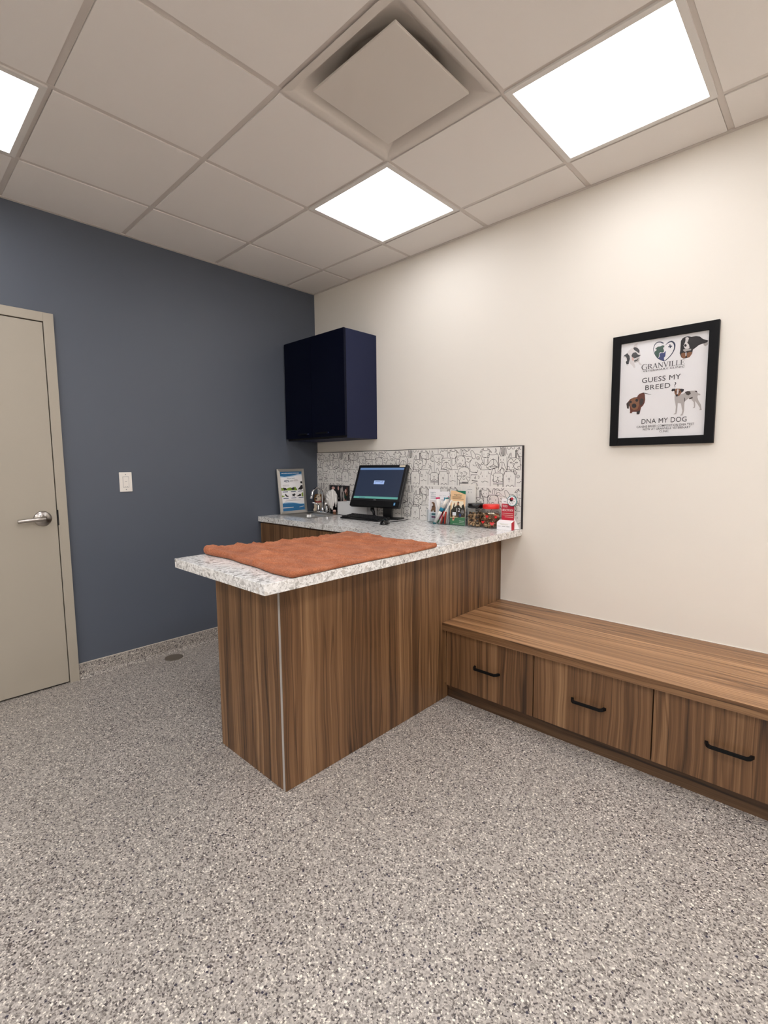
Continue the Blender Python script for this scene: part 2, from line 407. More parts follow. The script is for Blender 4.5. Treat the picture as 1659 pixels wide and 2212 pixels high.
# ------------------------------------------------------------------ printed artwork, outlines in mm
POSTER_ART = [['art_white',[[12.8,411.3],[13.7,420.7],[26.2,428.9],[32.5,438.6],[43.8,448.0],[58.6,456.8],[58.4,462.5],[66.4,470.4],[78.0,472.8],[72.6,461.8],[77.6,449.6],[86.8,434.8],[91.7,409.6],[85.4,384.3],[88.5,376.3],[98.3,363.4],[96.0,359.3],[88.9,363.0],[79.6,377.7],[63.7,375.6],[68.9,356.6],[66.2,349.5],[60.8,354.1],[55.1,364.4],[44.0,375.7],[36.4,388.3],[35.9,368.5],[29.0,367.3],[23.8,384.6],[28.3,393.4],[17.6,410.5]]],['art_black',[[11.5,408.4],[14.8,421.7],[29.1,429.6],[40.4,414.4],[42.3,398.8],[38.3,384.2],[37.9,374.7],[27.7,374.4],[23.0,386.6],[29.0,393.3],[26.8,407.1],[17.4,418.2]]],['art_black',[[49.0,414.8],[55.1,427.1],[69.3,428.4],[78.6,415.5],[91.8,408.8],[82.4,402.8],[63.1,398.5],[52.9,404.7]]],['art_black',[[56.3,449.6],[61.5,454.3],[72.3,450.5],[81.3,441.4],[85.8,433.1],[84.4,420.2],[72.8,430.8],[61.2,440.4]]],['art_grey',[[60.5,388.3],[77.2,400.7],[86.1,398.5],[87.2,384.0],[79.6,379.6],[65.5,376.9]]],['art_black',[[61.6,388.1],[74.0,389.9],[82.6,396.0],[77.6,385.5],[65.3,381.8]]],['art_pink',[[51.5,403.0],[57.1,407.0],[61.9,388.0],[55.5,388.3],[52.4,395.3]]],['art_navy',[[192.3,453.0],[189.4,454.7],[186.5,456.6],[183.5,458.6],[180.3,460.3],[177.0,461.5],[173.6,462.1],[170.3,462.3],[166.9,462.2],[163.7,461.5],[160.8,460.2],[158.1,458.4],[155.6,456.0],[153.3,453.1],[151.4,450.0],[149.9,446.6],[148.8,442.9],[147.9,439.0],[147.5,434.7],[147.4,430.3],[147.9,425.8],[148.6,421.1],[149.8,416.2],[151.5,411.2],[153.4,406.2],[155.6,401.4],[158.0,396.9],[160.7,392.4],[163.7,387.9],[167.2,383.6],[171.1,379.5],[175.9,375.8],[181.2,372.5],[186.6,369.3],[192.1,366.3],[197.4,363.2],[198.4,365.7],[193.2,369.2],[187.9,372.6],[182.6,376.1],[177.8,379.6],[173.7,383.2],[170.1,386.9],[166.9,390.7],[164.1,394.7],[161.5,398.8],[159.1,403.1],[156.8,407.5],[154.7,412.1],[152.9,416.8],[151.5,421.4],[150.5,425.7],[150.2,429.9],[150.3,433.9],[150.8,437.8],[151.6,441.5],[152.7,444.8],[154.2,447.8],[156.0,450.7],[158.1,453.2],[160.4,455.3],[162.7,456.7],[165.2,457.5],[168.0,457.8],[170.9,457.7],[173.9,457.2],[176.6,456.5],[179.2,455.4],[181.8,453.9],[184.6,452.0],[187.5,449.9],[190.4,447.9]]],['art_navy',[[200.2,440.1],[202.8,441.9],[205.3,443.8],[207.8,445.6],[210.2,447.2],[212.8,448.3],[215.6,449.1],[218.5,449.8],[221.4,450.2],[223.8,450.0],[225.7,449.2],[227.6,448.0],[229.8,446.1],[231.8,443.6],[233.5,440.9],[234.7,438.2],[235.8,435.1],[236.5,431.3],[236.8,427.1],[236.8,422.6],[236.5,418.3],[235.6,414.0],[234.2,409.7],[232.5,405.3],[230.5,400.9],[228.3,396.7],[225.6,392.7],[222.6,388.7],[219.3,384.8],[216.0,381.1],[212.8,377.9],[209.7,375.0],[206.6,372.6],[203.4,370.3],[200.3,368.1],[197.1,365.7],[198.7,363.1],[202.0,365.3],[205.3,367.4],[208.6,369.6],[211.9,372.0],[215.2,374.9],[218.5,378.3],[221.9,382.0],[225.2,385.9],[228.3,390.1],[231.1,394.2],[233.6,398.4],[235.9,402.8],[238.0,407.2],[239.6,411.8],[240.9,416.3],[241.8,420.9],[242.4,425.7],[242.6,430.5],[242.2,435.2],[241.3,439.8],[239.3,444.1],[236.7,448.0],[233.7,451.3],[230.4,454.1],[226.8,456.1],[223.2,456.7],[219.7,456.3],[216.4,455.3],[213.4,453.9],[210.6,452.4],[208.1,450.5],[205.8,448.2],[203.7,445.8],[201.6,443.3],[199.5,441.0]]],['art_green',[[155.2,429.5],[162.4,435.2],[167.7,439.0],[180.7,438.5],[186.3,441.9],[195.6,439.1],[195.2,431.6],[190.0,429.6],[194.3,417.9],[195.2,409.7],[189.3,407.1],[178.3,409.7],[174.1,404.9],[174.5,392.0],[171.4,383.7],[163.7,392.0],[154.8,407.1],[155.5,418.0],[162.8,423.4],[161.0,427.4]]],['art_navyb',[[175.4,404.7],[186.7,405.7],[195.0,405.0],[202.3,413.6],[201.9,394.7],[201.2,387.6],[195.7,381.2],[197.9,365.9],[186.1,371.8],[172.4,382.8],[177.1,391.6]]],['art_navy',[[216.3,440.1],[221.1,440.6],[222.4,432.8],[227.8,433.6],[228.6,428.8],[222.8,428.1],[224.0,422.8],[219.4,422.5],[218.3,428.5],[212.7,427.7],[211.6,432.6],[217.5,432.6]]],['art_black',[[263.9,427.1],[264.2,448.4],[270.8,459.6],[281.7,464.6],[294.2,464.7],[306.7,459.8],[325.1,460.4],[340.5,455.0],[353.0,442.2],[374.8,430.5],[368.6,422.0],[353.7,420.6],[338.7,417.1],[323.8,405.7],[315.4,400.2],[312.9,383.1],[303.5,367.0],[292.6,365.3],[278.6,364.0],[268.8,372.0],[261.9,391.8],[263.7,405.8]]],['art_white',[[282.4,461.0],[291.1,461.8],[296.9,456.4],[294.2,442.8],[290.7,436.4],[298.5,425.1],[301.5,409.7],[291.3,406.2],[281.8,411.5],[276.0,424.9],[281.9,438.8],[283.4,448.4]]],['art_black',[[289.2,423.6],[288.8,421.1],[287.4,419.2],[285.3,418.4],[282.9,418.9],[280.7,420.4],[279.1,422.8],[278.5,425.5],[279.0,428.1],[280.4,429.9],[282.5,430.7],[284.9,430.2],[287.1,428.7],[288.6,426.3]]],['art_grey',[[275.6,407.2],[289.7,409.0],[308.5,405.0],[307.1,398.1],[293.2,397.8],[283.9,394.4],[275.8,401.8]]],['art_tan',[[267.7,389.0],[276.1,392.9],[284.7,389.7],[287.8,369.6],[278.5,365.1],[269.7,373.3]]],['art_tan',[[291.9,388.4],[301.1,392.1],[312.7,389.4],[309.4,376.6],[303.5,367.0],[292.6,367.0]]],['art_white',[[285.2,391.3],[290.3,391.2],[290.1,375.6],[286.4,375.5]]],['art_grey',[[356.1,420.1],[365.6,423.2],[373.6,422.8],[372.5,411.6],[363.7,407.0],[357.5,412.9]]],['art_brown',[[83.5,203.7],[86.8,212.1],[94.7,219.5],[110.4,223.4],[118.3,215.0],[121.2,187.6],[119.2,172.7],[112.3,158.3],[103.7,150.8],[99.2,125.5],[94.1,116.4],[84.2,118.4],[84.9,129.8],[65.2,131.5],[60.0,124.3],[52.1,125.8],[53.2,137.2],[49.3,160.7],[46.2,166.7],[45.6,148.7],[38.3,150.9],[34.0,175.6],[42.1,184.5],[50.8,196.2],[68.6,203.9]]],['art_dark',[[110.2,220.1],[113.0,219.2],[115.8,218.4],[118.6,217.6],[121.4,216.7],[124.2,215.8],[127.1,214.9],[130.1,213.8],[133.0,212.8],[135.8,211.8],[138.3,211.0],[140.4,210.4],[142.2,209.8],[143.8,209.4],[145.3,209.0],[147.0,208.5],[147.2,209.6],[145.5,210.2],[144.0,210.8],[142.4,211.3],[140.6,212.0],[138.6,212.8],[136.2,213.8],[133.5,215.0],[130.6,216.2],[127.6,217.5],[124.7,218.7],[121.9,219.7],[119.1,220.7],[116.3,221.7],[113.5,222.7],[110.7,223.7]]],['art_tan',[[51.1,187.4],[58.7,198.8],[70.4,202.9],[82.9,199.2],[92.9,184.9],[94.6,161.9],[86.3,141.8],[70.4,138.7],[60.1,148.1],[51.6,166.2]]],['art_dark',[[35.1,175.5],[42.1,184.5],[49.4,180.6],[48.0,167.7],[46.0,149.4],[38.6,152.4]]],['art_dark',[[97.3,190.1],[104.2,196.9],[114.9,188.2],[111.9,169.7],[101.8,155.6],[96.1,171.3]]],['art_black',[[59.9,181.8],[59.4,179.2],[57.8,177.3],[55.5,176.3],[53.0,176.6],[50.6,178.0],[48.9,180.3],[48.3,183.0],[48.8,185.7],[50.3,187.6],[52.6,188.6],[55.2,188.3],[57.6,186.9],[59.2,184.6]]],['art_black',[[89.3,187.2],[88.7,184.1],[86.9,181.8],[84.3,180.6],[81.2,181.0],[78.5,182.6],[76.5,185.4],[75.8,188.6],[76.4,191.7],[78.2,194.0],[80.8,195.1],[83.9,194.8],[86.6,193.1],[88.5,190.4]]],['art_black',[[81.9,160.5],[81.0,155.7],[78.1,152.0],[73.9,150.2],[69.1,150.6],[64.7,153.2],[61.6,157.5],[60.4,162.6],[61.3,167.5],[64.2,171.2],[68.5,173.0],[73.3,172.5],[77.6,169.9],[80.7,165.6]]],['art_black',[[83.8,129.9],[98.9,136.9],[98.0,118.0],[85.3,116.8]]],['art_grey',[[249.5,192.0],[251.8,202.6],[258.6,189.2],[271.2,196.8],[285.3,200.5],[302.3,210.0],[320.9,209.5],[337.9,207.5],[344.4,195.5],[354.6,190.8],[354.1,185.2],[344.7,186.3],[343.4,178.0],[348.9,159.8],[358.9,141.1],[361.9,122.6],[363.6,116.1],[354.6,115.5],[356.1,125.6],[347.7,141.6],[334.8,161.2],[336.3,143.4],[336.1,129.3],[326.6,127.3],[331.6,135.0],[329.8,154.7],[317.5,172.7],[309.6,176.4],[292.8,162.8],[291.7,147.9],[292.0,119.1],[288.5,100.8],[285.5,95.6],[276.2,97.5],[283.5,106.2],[284.7,119.8],[277.3,154.7],[264.4,157.8],[263.3,121.8],[260.3,105.0],[248.0,104.6],[256.2,111.5],[256.9,140.5],[253.8,158.9],[250.0,177.4]]],['art_dark',[[289.4,180.1],[289.9,177.8],[290.4,175.5],[290.8,173.3],[291.2,171.2],[291.3,169.3],[291.5,167.6],[291.4,166.0],[291.3,164.3],[291.1,162.5],[291.0,160.7],[292.9,160.1],[293.2,161.8],[293.7,163.4],[294.1,165.2],[294.4,167.0],[294.5,169.1],[294.2,171.4],[293.7,173.7],[293.1,176.0],[292.5,178.2],[291.9,180.4]]],['art_tan',[[246.5,217.7],[254.2,226.5],[273.5,224.2],[280.9,210.7],[274.9,199.9],[268.2,190.6],[257.0,191.2],[249.2,202.9]]],['art_black',[[234.4,220.2],[238.1,227.8],[251.7,227.2],[248.8,215.3],[242.3,217.5],[238.5,214.3]]],['art_black',[[270.4,222.0],[276.7,223.8],[287.5,220.0],[285.6,210.9],[278.8,206.0],[273.8,213.0]]],['art_white',[[258.5,222.4],[265.6,221.5],[265.0,209.0],[263.4,199.1],[258.2,201.1]]],['art_black',[[253.6,196.6],[258.3,199.0],[263.5,197.3],[262.1,189.1],[255.7,189.1]]],['art_black',[[256.7,211.1],[256.4,209.8],[255.8,208.9],[254.7,208.5],[253.6,208.6],[252.5,209.3],[251.8,210.4],[251.5,211.7],[251.7,212.9],[252.4,213.8],[253.4,214.3],[254.6,214.1],[255.6,213.5],[256.4,212.4]]],['art_black',[[272.0,209.3],[271.8,208.0],[271.2,207.1],[270.1,206.7],[269.0,206.8],[268.0,207.5],[267.2,208.6],[266.9,209.9],[267.1,211.1],[267.8,212.0],[268.8,212.4],[270.0,212.3],[271.0,211.6],[271.7,210.5]]],['art_dark',[[291.4,207.0],[302.3,209.6],[313.3,206.9],[316.1,195.9],[306.7,189.2],[298.1,193.7]]],['art_dark',[[309.0,175.7],[323.4,180.9],[325.7,174.6],[312.9,170.0]]],['art_dark',[[330.2,207.7],[339.4,207.3],[342.7,199.2],[335.0,202.9]]]]
POSTER_TEXT = [['GRANVILLE',97.3,336.8,187.5,23.4,'serif'],['VETERINARY CLINIC',105.0,323.7,179.6,9.0,'bold'],['GUESS MY',103.0,271.2,168.4,25.0,'thin'],['BREED ?',119.4,234.1,134.6,24.9,'thin'],['DNA MY DOG',108.9,67.4,195.4,25.1,'thin'],['CANINE BREED COMPOSITION DNA TEST',87.2,48.4,248.2,11.2,'bold'],['NOW AT GRANVILLE VETERINARY',116.5,34.6,206.0,11.1,'bold'],['CLINIC',190.6,20.9,40.8,10.1,'bold']]
